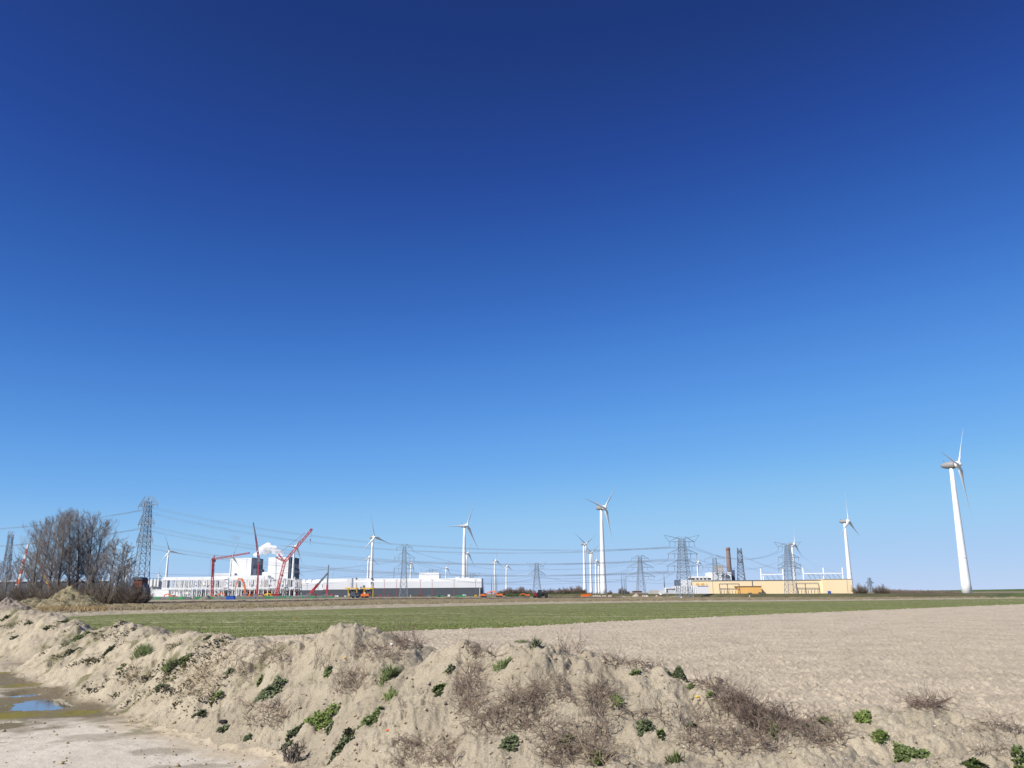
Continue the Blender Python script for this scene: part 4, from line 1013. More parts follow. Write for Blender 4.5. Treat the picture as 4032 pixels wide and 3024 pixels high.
excavator(1062, 2355, 650, True, M_YELLOW, 'second yellow excavator beside the foot of the lattice crane', .9, .8)
excavator(1905, 2347, 640, False, M_ORANGE, 'orange red excavator at the end corner of the warehouse', 1.0, .9)
excavator(1965, 2347, 640, True, M_ORANGE, 'larger orange excavator with a raised arm past the warehouse', 1.05, 1.0)
excavator(2076, 2346, 660, True, M_ORANGE, 'small orange machine among the white posts by the hedge', .8, .7)

def wheel(root, x, y, rad, w=.5):
    o = MB().lathe([(rad * .5, -w / 2), (rad * .92, -w / 2), (rad, -w * .3), (rad, w * .3), (rad * .92, w / 2), (rad * .5, w / 2)], 'y', (x, y, rad), n=18).build('wheel', M_BLACK, root, smooth=False)
    MB().lathe([(.05, -w * .4), (rad * .5, -w * .42), (rad * .5, w * .42), (.05, w * .4)], 'y', (x, y, rad), n=12).build('rim', M_LGREY, o)
def tractor(px, yb, flip, label, m, sc=1.0):
    g_ = G(px, yb); r = empty('tractor', (g_.x, g_.y, .12), R(180) if flip else 0, label, 'tractor'); r.scale = (sc,) * 3
    MB().prism([(-.3, 1.0), (2.2, 1.0), (2.3, 1.35), (2.2, 1.8), (.4, 2.0), (-.3, 2.0)], -.42, .42).build('bonnet', m, r)
    MB().prism([(-1.6, 1.25), (.2, 1.25), (.3, 1.9), (.05, 2.95), (-1.3, 2.95), (-1.7, 2.0)], -.75, .75).build('cab', M_GLASS, r)
    MB().box((-.65, 0, 3.02), (1.6, 1.65, .14)).build('cab_roof', m, r)
    MB().box((.3, 0, .9), (3.4, .6, .5)).build('chassis', M_DKST, r)
    MB().tube((.9, .25, 1.9), (.9, .25, 2.9), .06, .06, 6).build('exhaust', M_DKST, r)
    for s in (-1, 1):
        MB().prism([(-1.9, 1.4), (-.2, 1.4), (-.4, 1.9), (-1.0, 2.0), (-1.7, 1.85)], s * .95 - .28, s * .95 + .28).build('mudguard', m, r)
        wheel(r, -1.0, s * .95, .92, .55); wheel(r, 1.75, s * .85, .62, .42)
    return r
tractor(1402, 2356, True, 'dark tractor pulling an orange tanker along the site edge', M_PLDARK, 1.12)
g_ = G(1437, 2356); r = empty('tank_trailer', (g_.x, g_.y, .12), 0, 'orange tank trailer behind the dark tractor', 'trailer')
MB().prism([(-2.6, 1.2), (2.4, 1.2), (2.6, 1.6), (2.4, 2.7), (-2.4, 2.7), (-2.6, 2.2)], -1.1, 1.1).build('tank', M_ORANGE, r); MB().box((-.2, 0, 3.1), (.7, .7, .9)).build('hatch', M_WHITE, r); MB().box((-1.2, 0, 3.4), (.4, .4, 1.5)).build('pipe', M_ORANGE, r)
MB().bar((-2.6, 0, 1.1), (-4.0, 0, .8), .25).build('drawbar', M_DKST, r)
for x in (-1.4, .4, 1.6):
    for s in (-1, 1): wheel(r, x, s * 1.0, .6, .45)
tractor(2133, 2357, False, 'dark tractor driving over the dry strip beside the hedge pylon', M_BLACK, 1.25)
g_ = G(2113, 2357); r = empty('seed_drill', (g_.x, g_.y + .6, .12), 0, 'red seed drill carried behind the dark tractor on the dry strip', 'implement')
MB().prism([(-1.2, 1.1), (1.0, 1.1), (1.2, 2.0), (.8, 2.6), (-1.0, 2.6)], -1.4, 1.4).build('hopper', M_DRED, r); MB().box((0, 0, .8), (2.6, 2.8, .3)).build('frame', M_BLACK, r)
for s in (-1, 1): wheel(r, -.9, s * 1.1, .62, .35)
for k in range(4): MB().bar((-.6 + .5 * k, -1.2, .8), (-.8 + .5 * k, -1.2, .05), .12).build('coulter', M_DKST, r)

# ================================================================ site clutter
def dumpster(px, yb, w, h, m, label, name='skip_container', n=9):
    g_ = G(px, yb); s = g_.y / FPX; r = empty(name, (g_.x, g_.y, .05), 0, label, 'container')
    W_, H_ = w * s, h * s
    MB().prism([(-W_ / 2, 0), (W_ / 2, 0), (W_ / 2, H_), (-W_ / 2, H_)], 0, 2.4).build('body', m, r); MB().box((0, -.05, H_ + .06), (W_ * 1.02, .2, .14)).build('rim', m, r)
    for i in range(n): MB().box((-W_ / 2 + W_ * (i + .5) / n, -.07, H_ / 2), (W_ * .035, .12, H_ * .9)).build('rib', m, r)
dumpster(2310, 2349.5, 41, 9.5, M_ORANGE, 'bright orange open container beside the row of red and white barriers')
dumpster(57, 2376, 62, 19, mat('container_cream', (.62, .56, .44), .7), 'cream corrugated container behind the grassy heap by the trees', 'shipping_container', 12)
for px, yb, w, h, m, lb in ((905, 2362, 30, 14, M_BLUE, 'blue open container heaped with blue sheeting before the frame'), (878, 2360, 22, 9, M_BLUE, 'smaller blue container beside the blue sheeting'),
                        (1190, 2355, 40, 8, M_WHITE, 'low white site cabin beside the frame end'), (1325, 2351, 14, 6, M_WHITE, 'small white cabin between crane and gantries'), (1873, 2349, 9, 6, M_YELLOW, 'small yellow box at the corner of the warehouse'),
                        (735, 2361, 26, 8, M_PLDARK, 'dark blue container under the frame beside the soil heap'), (590, 2361, 26, 7, M_PLDARK, 'dark blue container before the white wall')):
    dumpster(px, yb, w, h, m, lb, n=5)
def heap(px, yb, wpx, hpx, m, label, seed, cat='heap', name='soil_heap', rough=.18, asp=1.0, lump=2.2):
    g_ = G(px, yb); s = g_.y / FPX; w, h = wpx * s / 2, hpx * s
    n = 72 if wpx > 150 else 44; X, Y_ = np.meshgrid(np.linspace(-1.15, 1.15, n), np.linspace(-1.15, 1.15, n)); d = np.sqrt(X * X + Y_ * Y_)
    Z = h * np.clip(1.05 - d + .12 * fbm(X * 2 + seed, Y_ * 2, 3), 0, 1.1) ** 1.05 + rough * h * fbm(X * lump + seed, Y_ * lump, 4, .6) * np.clip(1.3 - d, 0, 1) - .05
    Z += rough * .5 * h * np.clip(.5 - worley(X * lump * 3 + seed, Y_ * lump * 3)[0], 0, 1) * np.clip(1.2 - d, 0, 1)
    V = np.stack([X * w, Y_ * w * asp + w * asp, np.where(d > 1.1, -.3, Z)], -1).reshape(-1, 3); I = np.arange(n * n).reshape(n, n)
    F = np.stack([I[:-1, :-1], I[:-1, 1:], I[1:, 1:], I[1:, :-1]], -1).reshape(-1, 4)
    return tag(link(name, fast_mesh(name, V, F, m, True), None, (g_.x, g_.y, 0)), label, cat)
M_SANDH = soil_mat('heap_sand', (.42, .37, .29), (.33, .29, .22), .5)
M_GREYSOIL = soil_mat('heap_grey', (.20, .19, .15), (.14, .13, .10), .5)
M_GRASSY = soil_mat('heap_grassy', (.34, .28, .18), (.09, .085, .045), 1.1, .9)
heap(2508, 2350, 36, 13, M_SANDH, 'conical pale sand heap at the foot of the dike', 2, rough=.05)
heap(2450, 2350.5, 70, 4, M_SANDH, 'low flat sand heap spread beside the conical one', 5)
heap(800, 2362, 56, 17, M_GREYSOIL, 'grey green soil heap under the middle of the steel frame', 7)
heap(585, 2377, 46, 5, M_DARK, 'low dark brown earth heap on the dry strip by the trees', 9)
heap(215, 2402, 300, 82, M_GRASSY, 'grass grown earth heap in front of the bare trees', 21, rough=.22, asp=.7, lump=5)
heap(315, 2398, 150, 42, M_GRASSY, 'lower lumpy earth heap sloping down beside the grass grown one', 33, rough=.25, asp=.7, lump=4)
heap(-20, 2412, 190, 50, soil_mat('heap_pinkish', (.30, .25, .20), (.20, .17, .13), .5), 'low brownish earth heap at the picture edge by the container', 41, rough=.25, lump=4)
heap(60, 2394, 260, 34, M_GRASSY, 'dark weedy heap hiding the foot of the cream container', 47, rough=.3, lump=4)
# barriers red and white
bw = MB(); bmesh_w = MB().prism([(-.6, 0), (.6, 0), (.35, .85), (-.35, .85)], -.25, .25).mesh('block', M_WHITE)
M_BARR = mat('barrier_red', (.55, .08, .05), .6)
bmesh_r = MB().box((0, -.27, .45), (.5, .06, .5)).mesh('stripe', M_BARR)
for i, px in enumerate((2337, 2345, 2353, 2362, 2375, 2383, 2399, 2406, 2533, 2541, 2548, 2586, 2626, 2633, 2641, 2650)):
    g_ = G(px, 2350.2); o = empty('road_barrier', (g_.x, g_.y, .1), 0, 'small white road barrier block in the line along the foot of the dike', 'barrier', 'road barriers along the dike'); link('block', bmesh_w, o); link('stripe', bmesh_r, o)
g_ = G(2610, 2350); r = empty('tipping_chute', (g_.x, g_.y, 0), 0, 'white sloping chute beside the grey plinth at the dike', 'chute'); MB().prism([(-2.6, 2.6), (-2.2, 2.6), (1.4, .1), (-1.0, .1)], 0, 1.5).build('trough', M_WHITE, r); MB().box((2.4, .8, 1.2), (1.8, 1.5, 2.4)).build('plinth', M_CONC, r)
# green bags, red signs
for px, n_, lb in ((1735, 4, 'row of green covered crates before the warehouse, nearer the pylon'), (1810, 5, 'row of green covered crates before the warehouse, further from the pylon')):
    for i in range(n_):
        g_ = G(px - 14 + i * 8, 2351); mb = MB().prism([(-.75, 0), (.75, 0), (.68, .9), (.4, 1.2), (-.45, 1.15), (-.7, .85)], 0, 1.2)
        tag(mb.build('covered_crate', M_GREENP, None, (g_.x, g_.y, .1)), 'green covered crate ' + ('in the row nearer the pylon' if px < 1780 else 'in the row nearer the warehouse end'), 'crate', 'green crates near pylon' if px < 1780 else 'green crates near end')
for px, lb in ((1497, 'small red and white sign board beside the yellow gantry'), (1529, 'small red sign board between two red lamp posts')):
    g_ = G(px, 2352); r = empty('sign_board', (g_.x, g_.y, .1), 0, lb, 'sign'); MB().bar((0, 0, 0), (0, 0, 1.0), .12).build('post', M_DKST, r); MB().box((0, -.08, 1.3), (1.6, .1, .9)).build('board', M_RED, r)
# marker posts by the hedge
pm_ = MB().tube((0, 0, 0), (0, 0, 1.5), .3, .3, 8).mesh('marker_post', M_WHITE)
rnd = random.Random(8)
for i in range(26):
    px = rnd.uniform(1995, 2092); g_ = G(px, 2347.5 + rnd.uniform(-1.5, 1)); tag(link('marker_post', pm_, None, (g_.x, g_.y, .1)), 'short white post in the cluster between warehouse and hedge pylon', 'post', 'white posts by the hedge')
# site fence with green netting: each panel on its own feet
fpm = MB().box((0, 0, .95), (3.3, .05, 1.5)).mesh('netting', M_GREENP); fpp = MB().bar((-1.7, 0, 0), (-1.7, 0, 2), .08).bar((1.7, 0, 0), (1.7, 0, 2), .08).bar((-1.7, 0, 2), (1.7, 0, 2), .06).mesh('frame', M_GALV)
fpg = MB().box((0, 0, .95), (3.3, .05, 1.5)).mesh('netting', mat('net_grey', (.17, .18, .17), .8, var=.2, scale=.5))
for i in range(72):
    px = 575 + i * 10.2; y = float(np.interp(px, [500, 1000, 1400], [2363, 2360, 2355]))
    if rnd.random() < .14: continue
    g_ = G(px, y); gr = rnd.random() < .38
    o = empty('fence_panel', (g_.x, g_.y, .1), rnd.uniform(-.15, .15), ('mesh fence panel with green netting' if gr else 'mesh fence panel with grey netting') + ' along the edge of the building site', 'fence', 'green fence panels of the site' if gr else 'grey fence panels of the site')
    link('netting', fpm if gr else fpg, o); link('frame', fpp, o)
# stacked building material along the site
for i in range(46):
    px = rnd.uniform(600, 1900); y = float(np.interp(px, [500, 1000, 1400, 1900], [2360, 2357, 2352, 2349.5])) - rnd.uniform(0, 2)
    g_ = G(px, y); m = rnd.choice([M_CONC, M_LGREY, M_WHITE, M_GREYSOIL, M_DKST, M_BRICK, M_PLDARK, M_CONC]); mb = MB(); w = rnd.uniform(1.2, 3.2)
    for k in range(rnd.randint(2, 4)): mb.box((rnd.uniform(-.1, .1), 0, .3 + k * .42), (w * rnd.uniform(.8, 1), 1.2, .36))
    nm = {'concrete': 'grey', 'light_grey_cladding': 'pale grey', 'white_paint': 'white', 'heap_grey': 'olive grey', 'dark_steel': 'dark steel', 'brown_red_wall': 'brown red', 'blue_black': 'blue black'}[m.name]
    tag(mb.build('material_stack', m, None, (g_.x, g_.y, .05)), 'low stack of %s building boards lying behind the site fence' % nm, 'stack', nm + ' board stacks')
# small white stones and stakes out in the fields
for px, py, lb in ((2683, 2358, 'white marker stone on the dry strip before the grey hall'), (2952, 2352, 'white marker stone on the dry strip before the ochre annex')):
    g_ = G(px, py); tag(MB().lathe([(.08, 0), (.22, .05), (.24, .3), (.14, .5), (.03, .56)], 'z', n=8).build('marker_stone', M_WHITE, None, (g_.x, g_.y, .25), smooth=True), lb, 'stone')
g_ = G(1550, 2395); tag(MB().tube((0, 0, 0), (.02, 0, .85), .05, .04, 6).tube((.02, 0, .8), (.02, 0, .87), .09, .09, 6).build('field_stake', M_CONC, None, (g_.x, g_.y, .1)), 'thin wooden stake at the far edge of the green field', 'stake')
for px, py, m, lb in ((1018, 2420, M_YELLOW, 'yellow flag marker in the green field, further one'), (1154, 2443, M_ORANGE, 'orange flag marker in the green field, nearer one')):
    g_ = G(px, py + 12); r = empty('field_flag', (g_.x, g_.y, .05), 0, lb, 'flag'); MB().tube((0, 0, 0), (0, 0, .38), .012, .012, 5).build('wire_stem', M_CONC, r); MB().box((.06, 0, .36), (.10, .01, .08)).build('flag', m, r)
# ================================================================ bare trees and thickets
def seg_mesh(name, segs, m, sides=3):
    """segs: list of (p, q, r0, r1) -> thin prisms, all in one go"""
    A = np.array([[*s[0], *s[1], s[2], s[3]] for s in segs], np.float64)
    P, Q, r0, r1 = A[:, :3], A[:, 3:6], A[:, 6:7], A[:, 7:8]
    d = Q - P; d /= np.maximum(np.linalg.norm(d, axis=1, keepdims=True), 1e-9)
    up = np.where(np.abs(d[:, 2:3]) < .9, np.array([[0, 0, 1.]]), np.array([[1., 0, 0]]))
    a = np.cross(d, up); a /= np.linalg.norm(a, axis=1, keepdims=True); b = np.cross(a, d)
    V = np.zeros((len(A), 2 * sides, 3))
    for i in range(sides):
        c, s = math.cos(2 * math.pi * i / sides), math.sin(2 * math.pi * i / sides)
        V[:, i] = P + (a * c + b * s) * r0; V[:, sides + i] = Q + (a * c + b * s) * r1
    base = (np.arange(len(A)) * 2 * sides)[:, None]
    F = np.concatenate([base + np.array([[i, (i + 1) % sides, sides + (i + 1) % sides, sides + i]]) for i in range(sides)], 0)
    return fast_mesh(name, V.reshape(-1, 3), F, m)
def rdir(rnd, d, ang):
    d = Vector(d).normalized(); t = Vector((rnd.gauss(0, 1), rnd.gauss(0, 1), rnd.gauss(0, 1))); t = (t - d * t.dot(d)).normalized()
    return (d * math.cos(ang) + t * math.sin(ang)).normalized()
def limb(rnd, out, p, d, L, r, depth, up, twig_r, nsub):
    n = 4 if depth else 2; q = Vector(p); d = Vector(d); pts = [q.copy()]
    for k in range(n):
        d = (rdir(rnd, d, rnd.uniform(.03, .16)) + Vector((0, 0, up))).normalized()
        q2 = q + d * (L / n); ra, rb = r * (1 - .75 * k / n), r * (1 - .75 * (k + 1) / n)
        out.append((q, q2, max(ra, twig_r), max(rb, twig_r * .8))); q = q2; pts.append(q.copy())
        if depth:
            for _ in range(nsub if depth == 1 else max(2, nsub - 1)):
                t = rnd.random(); limb(rnd, out, pts[-2] + (pts[-1] - pts[-2]) * t, rdir(rnd, d, rnd.uniform(.35, .75)), L * rnd.uniform(.25, .45), r * .4, depth - 1, up, twig_r, nsub)
    return out
def poplar(seed, H, spread, base, nb, twig_r=.028, nsub=3, depth=2):
    rnd = random.Random(seed); tr = []; cr_ = []
    p = Vector((0, 0, -.3)); d = Vector((rnd.uniform(-.05, .05), rnd.uniform(-.05, .05), 1)); n = 12; pts = [p.copy()]; R0 = H * .018
    for k in range(n):
        d = (rdir(rnd, d, .05) + Vector((0, 0, .25))).normalized(); q = p + d * (H * .94 / n); tr.append((p, q, R0 * (1 - .92 * k / n), R0 * (1 - .92 * (k + 1) / n))); p = q; pts.append(p.copy())
    for i in range(nb):
        t = base + (1 - base) * (i + rnd.random()) / nb; k = min(int(t * n), n - 1); o = pts[k] + (pts[k + 1] - pts[k]) * (t * n - k)
        prof = (1.0 - ((t - .35) / .75) ** 2) if t > .35 else .75 + .25 * t / .35
        L = spread * H * max(.12, prof) * rnd.uniform(.75, 1.15); a = rnd.uniform(0, 2 * math.pi); tilt = rnd.uniform(.5, 1.0)
        dd = Vector((math.cos(a) * math.sin(tilt), math.sin(a) * math.sin(tilt), math.cos(tilt)))
        limb(rnd, cr_, o, dd, L, R0 * .38 * (1.05 - t), depth, .10, twig_r, nsub)
    return tr, cr_
M_BARK = mat('bark', (.14, .12, .10), .95, var=.25, scale=.8)
M_TWIG = mat('twigs', (.25, .23, .222), .95, var=.3, scale=.3)
M_TWIG2 = mat('dark_twigs', (.16, .13, .10), .95, var=.3, scale=.3)
def tree_variant(kind, seed):
    if kind == 'poplar': t, c = poplar(seed, 26, .34, .14, 40, .017, 3)
    elif kind == 'young': t, c = poplar(seed, 14, .30, .10, 24, .020, 3)
    return seg_mesh('trunk', t, M_BARK, 6), seg_mesh('crown', c, M_TWIG, 3)
POP = [tree_variant('poplar', s) for s in (1, 2, 3)]; YNG = [tree_variant('young', s) for s in (4, 5)]
def shrub_mesh(seed, n, H, spread, m, r=.03):
    rnd = random.Random(seed); out = []
    for i in range(n):
        a = rnd.uniform(0, 2 * math.pi); rr = spread * math.sqrt(rnd.random()) * .55; p = Vector((rr * math.cos(a), rr * math.sin(a), 0))
        e = rr / (spread * .55); d = Vector((math.cos(a) * e * 1.1, math.sin(a) * e * 1.1, 1)).normalized()
        limb(rnd, out, p, d, H * rnd.uniform(.5, 1.0) * (1.05 - .45 * e * e), r * 1.8, 1, .05, r, 5)
    return seg_mesh('twigs', out, m, 3)
SHR = [shrub_mesh(s, 44, 5.4, 5.5, M_TWIG2, .03) for s in (11, 12)]
BSH = [shrub_mesh(s, 110, 8.0, 6.5, M_TWIG2, .05) for s in (21,)]
def plant_tree(px, ptop, Y, meshes, H0, label, group, rz):
    z = W(px, ptop, Y).z; x = W(px, 2345, Y).x; r = empty('bare_tree', (x, Y, -.1), rz, label, 'tree', group); s = z / H0; r.scale = (s, s, s)
    link('trunk', meshes[0], r); link('crown', meshes[1], r)
for i, (px, yt, Y, v, lb) in enumerate((
    (130, 2050, 274, 0, 'bare poplar at the outer flank of the tall group, by the striped boom'), (158, 2032, 278, 1, 'bare poplar second in the tall group'), (196, 2022, 270, 2, 'bare poplar third in the tall group, orange boom behind it'),
    (222, 2008, 268, 0, 'bare poplar rising from behind the peak of the grass grown heap'), (262, 2003, 276, 1, 'tallest bare poplar in the middle of the group'), (300, 2010, 272, 2, 'bare poplar next after the tallest of the group'),
    (338, 2018, 274, 0, 'bare poplar second from the gap before the lower trees'), (366, 2036, 280, 1, 'bare poplar at the gap before the lower trees'))):
    plant_tree(px, yt, Y, POP[v], 26, lb, 'bare poplars by the heaps', i * 1.3)
for i, (px, yt, Y, v, lb) in enumerate((
    (395, 2165, 262, 0, 'low bare tree under the flank of the tall poplars'), (424, 2118, 258, 1, 'bare tree, the taller of the pair beside the tall pylon'), (455, 2122, 256, 0, 'bare tree, second of the pair beside the tall pylon'),
    (484, 2146, 258, 1, 'bare tree closest to the tall pylon'), (510, 2215, 254, 0, 'low bare tree at the end of the thicket'), (20, 2178, 300, 1, 'low bare tree at the picture edge'), (64, 2192, 296, 0, 'low bare tree before the striped crane boom'), (100, 2170, 290, 1, 'low bare tree between striped boom and the poplars'), (345, 2180, 262, 1, 'low bare tree at the foot of the last poplar'), (-10, 2200, 290, 0, 'low bare tree cut by the picture edge'))):
    plant_tree(px, yt, Y, YNG[v], 14, lb, 'lower bare trees', i * 2.1)
spots = ['at the picture edge', 'before the low edge trees', 'behind the cream container', 'behind the saddle of the heaps', 'beside the first poplar trunk', 'beside the second poplar trunk', 'between two poplar trunks behind the heap top', 'behind the heap shoulder', 'behind the lower lumpy heap',
         'under the gap in the tall trees', 'under the lower trees', 'below the pair of lower trees', 'next to the brick house', 'before the brick house', 'at the outer end of the thicket', 'in front of the pylon side trees', 'low before the lumpy heap end', 'under the middle poplars', 'hiding the foot of the brick house', 'darkest and densest, at the very end of the thicket', 'tall before the brick house roof']
for i, px in enumerate((-15, 25, 60, 95, 135, 172, 210, 250, 290, 330, 368, 405, 440, 475, 508, 460, 425, 310, 532, 518, 498)):
    Y = 262 - (i % 3) * 5; x = W(px, 2345, Y).x; r = empty('thicket_shrub', (x, Y, -.1), i * 1.7, 'dense dark leafless shrub ' + spots[i], 'shrub', 'thicket under the bare trees')
    s = (.95 + .25 * ((i * 7) % 5) / 4) * (1.0 if px > 120 else .85); r.scale = (s * 1.15, s, s); link('twigs', SHR[i % 2], r)
# two round bushes behind the dike, far hedge trees
for px, yt, w, lb in ((3388, 2300, 1.0, 'round bare bush touching the end of the cream hall'), (3472, 2304, 1.15, 'round bare bush standing free, second from the cream hall')):
    Y = 640; z = W(px, yt, Y).z; r = empty('round_bush', (W(px, 2340, Y).x, Y, 0), px, lb, 'bush', 'round bushes by the dike'); k = z / 8.2; r.scale = (k * 1.0 * w, k * w, k); link('twigs', BSH[0], r)
M_HEDGE = mat('hedge_twigs', (.22, .165, .135), .95, var=.3, scale=.1)
HED = [shrub_mesh(s, 60, 7.5, 6, M_HEDGE, .11) for s in (31, 32)]
rnd = random.Random(17)
names = 'behind the excavators|behind the white posts|past the white posts|beside the hedge pylon|under the hedge pylon|behind the tractor|just past the tractor|over the dark dike|in the dip of the skyline|before the tall far pair|beside the first of five turbines|between turbines of the row|at the foot of the big turbine|past the big turbine|beside the three masts|under the three masts'.split('|')
for i, (px, yt) in enumerate(((1985, 2322), (2010, 2316), (2035, 2320), (2062, 2314), (2090, 2322), (2135, 2322), (2165, 2320), (2195, 2324), (2215, 2316), (2232, 2320), (2252, 2312), (2272, 2309), (2292, 2318), (2400, 2326), (2450, 2316), (2466, 2322))):
    Y = 1250; z = W(px, yt, Y).z; r = empty('far_bush', (W(px, 2340, Y).x, Y, 0), i * 2.2, 'brownish far bush on the skyline ' + names[i], 'bush', 'far bushes along the skyline'); k = z / 7.6; r.scale = (k * 1.7 if i < 10 else k * .9, k, k); link('twigs', HED[i % 2], r)
# low hedge between the round bushes and the big turbine
sg = []; rnd = random.Random(3)
for i in range(900):
    px = rnd.uniform(3480, 3790); Y = rnd.uniform(640, 660); x = W(px, 2340, Y).x; h = np.interp(px, [3480, 3560, 3700, 3790], [3.6, 3.0, 2.4, 1.4]) * rnd.uniform(.5, 1.15)
    p = Vector((x, Y, 0)); sg += limb(rnd, [], p, (rnd.uniform(-.3, .3), rnd.uniform(-.3, .3), 1), h, .09, 0, .02, .09, 0)
    for _ in range(3): q = p + Vector((0, 0, h * rnd.uniform(.3, .9))); sg.append((q, q + rdir(rnd, (0, 0, 1), .8) * h * .4, .07, .04))
tag(link('bare_hedge', seg_mesh('bare_hedge', sg, M_HEDGE)), 'low brownish bare hedge running from the round bushes to the big turbine', 'hedge', kind='stuff')
sg = []
for i in range(1500):
    px = rnd.uniform(1990, 2330); Y = rnd.uniform(690, 720); x = W(px, 2340, Y).x; h = rnd.uniform(1.6, 3.0); p = Vector((x, Y, 0)); sg.append((p, p + rdir(rnd, (0, 0, 1), .25) * h, .16, .07))
tag(link('green_hedge', seg_mesh('green_hedge', sg, mat('hedge_green', (.05, .075, .03), .9))), 'long low dark green hedge behind the tractor', 'hedge', kind='stuff')
# ================================================================ growth on the bank
def surf_n(p, e=.12):
    a = theight(p.x + e, p.y) - theight(p.x - e, p.y); b = theight(p.x, p.y + e) - theight(p.x, p.y - e)
    return Vector((-a / (2 * e), -b / (2 * e), 1)).normalized()
def leaf_mat(name, c, c2):
    m = bpy.data.materials.new(name); m.use_nodes = True; nt = m.node_tree; b = nt.nodes['Principled BSDF']; N = nt.nodes.new; L = nt.links.new
    b.inputs['Roughness'].default_value = .6; b.inputs['Specular IOR Level'].default_value = .3
    gi = N('ShaderNodeNewGeometry'); rp = N('ShaderNodeValToRGB'); rp.color_ramp.elements[0].color = (*c, 1); rp.color_ramp.elements[1].color = (*c2, 1)
    L(gi.outputs['Random Per Island'], rp.inputs[0]); L(rp.outputs[0], b.inputs['Base Color'])
    return m
M_LEAF = leaf_mat('leaf_green', (.05, .075, .022), (.16, .20, .065)); M_LEAFD = leaf_mat('leaf_blue_green', (.055, .07, .032), (.17, .195, .095)); M_LEAFB = leaf_mat('leaf_bright', (.07, .105, .022), (.20, .25, .07))
M_BRUSH = leaf_mat('dry_brush', (.15, .11, .085), (.34, .265, .20)); M_STRAW = leaf_mat('straw', (.26, .20, .12), (.40, .33, .22)); M_BRUSHD = leaf_mat('dark_brush', (.12, .085, .065), (.27, .20, .155))
def leafV(o, d, up, L, w, bend):
    """one leaf: bent, pointed, four faces"""
    d = Vector(d).normalized(); s = d.cross(up).normalized() if d.cross(up).length > .05 else Vector((1, 0, 0)); n = s.cross(d).normalized()
    a = Vector(o); vs = [a - s * w * .12, a + s * w * .12]
    for t, k in ((.35, 1.0), (.7, .75)):
        c = a + d * L * t - up * bend * L * t * t; vs += [c - s * w * .5 * k, c + s * w * .5 * k]
    vs.append(a + d * L - up * bend * L)
    return vs, [(0, 1, 3, 2), (2, 3, 5, 4), (4, 5, 6)]
def clump(px, py, wpx, hpx, kind, m, label, seed):
    """a weed whose leaves cover a patch of the ground of about that size"""
    c = hit(px, py); d = c.length; s = d / FPX; w, h = wpx * s * .44, hpx * s * .44; rnd = random.Random(seed); mb = MB(); n = surf_n(c)
    rt = Vector((1, 0, 0)); rt = (rt - n * rt.dot(n)).normalized(); fw = n.cross(rt).normalized()
    # how much of the view height the slope gives
    k = max(.25, abs(fw.dot(Vector((0, .2, 1)).normalized()))); hh = min(h / k, w * 2.2)
    N = int(min(1400, 90 + 6500 * w * hh * 4)) if kind == 'leaf' else int(min(420, 60 + 1800 * w * hh * 4))
    if kind == 'rosette': N = 46
    for i in range(N):
        a = rnd.uniform(0, 2 * math.pi); q = math.sqrt(rnd.random()); u, v = q * math.cos(a), q * math.sin(a)
        if kind == 'rosette':
            o = c + n * .02; dr = (rt * math.cos(a) + fw * math.sin(a) + n * rnd.uniform(.15, .9)).normalized(); L = (w + hh) * .5 * rnd.uniform(.7, 1.15); vs, fs = leafV(o, dr, n, L, L * .16, .25)
        else:
            e_ = .85 + .22 * math.sin(3 * a + seed) + .15 * math.sin(7 * a + 2 * seed); g = c + rt * (u + .35 * v) * w * .92 * e_ + fw * v * hh * .9 * e_
            g.z = theight(g.x, g.y) if math.hypot(g.x, g.y) > 8.6 else c.z
            if abs(g.z - c.z) > 1.2: continue
            if kind == 'leaf':
                o = g + Vector((0, 0, rnd.uniform(0, .22) * w * (1.1 - q))); dr = (rt * rnd.gauss(0, 1) + fw * rnd.gauss(0, 1) + n * rnd.uniform(.2, 1.6)).normalized(); L = rnd.uniform(.022, .05) * (1 + .4 * w); vs, fs = leafV(o, dr, n, L, L * rnd.uniform(.5, .8), rnd.uniform(.1, .5))
            else:
                dr = (Vector((rnd.gauss(0, .35), rnd.gauss(0, .35), 1)) + rt * u * .8).normalized(); L = rnd.uniform(.6, 1.25) * max(.10, min(.20, hh * .9)); vs, fs = leafV(g - Vector((0, 0, .02)), dr, n, L, .011, rnd.uniform(.0, .4))
        mb.add(vs, fs)
    o_ = c.copy(); mb.v = [tuple(Vector(q) - o_) for q in mb.v]
    me = fast_poly('weed', mb, m); return tag(link('weed', me, None, o_), label, 'weed', 'green weeds on the spoil bank')
def fast_poly(name, mb, m):
    me = bpy.data.meshes.new(name); me.from_pydata(mb.v, [], mb.f); me.materials.append(m); me.update(); return me
LF, LD, LBR = M_LEAF, M_LEAFD, M_LEAFB
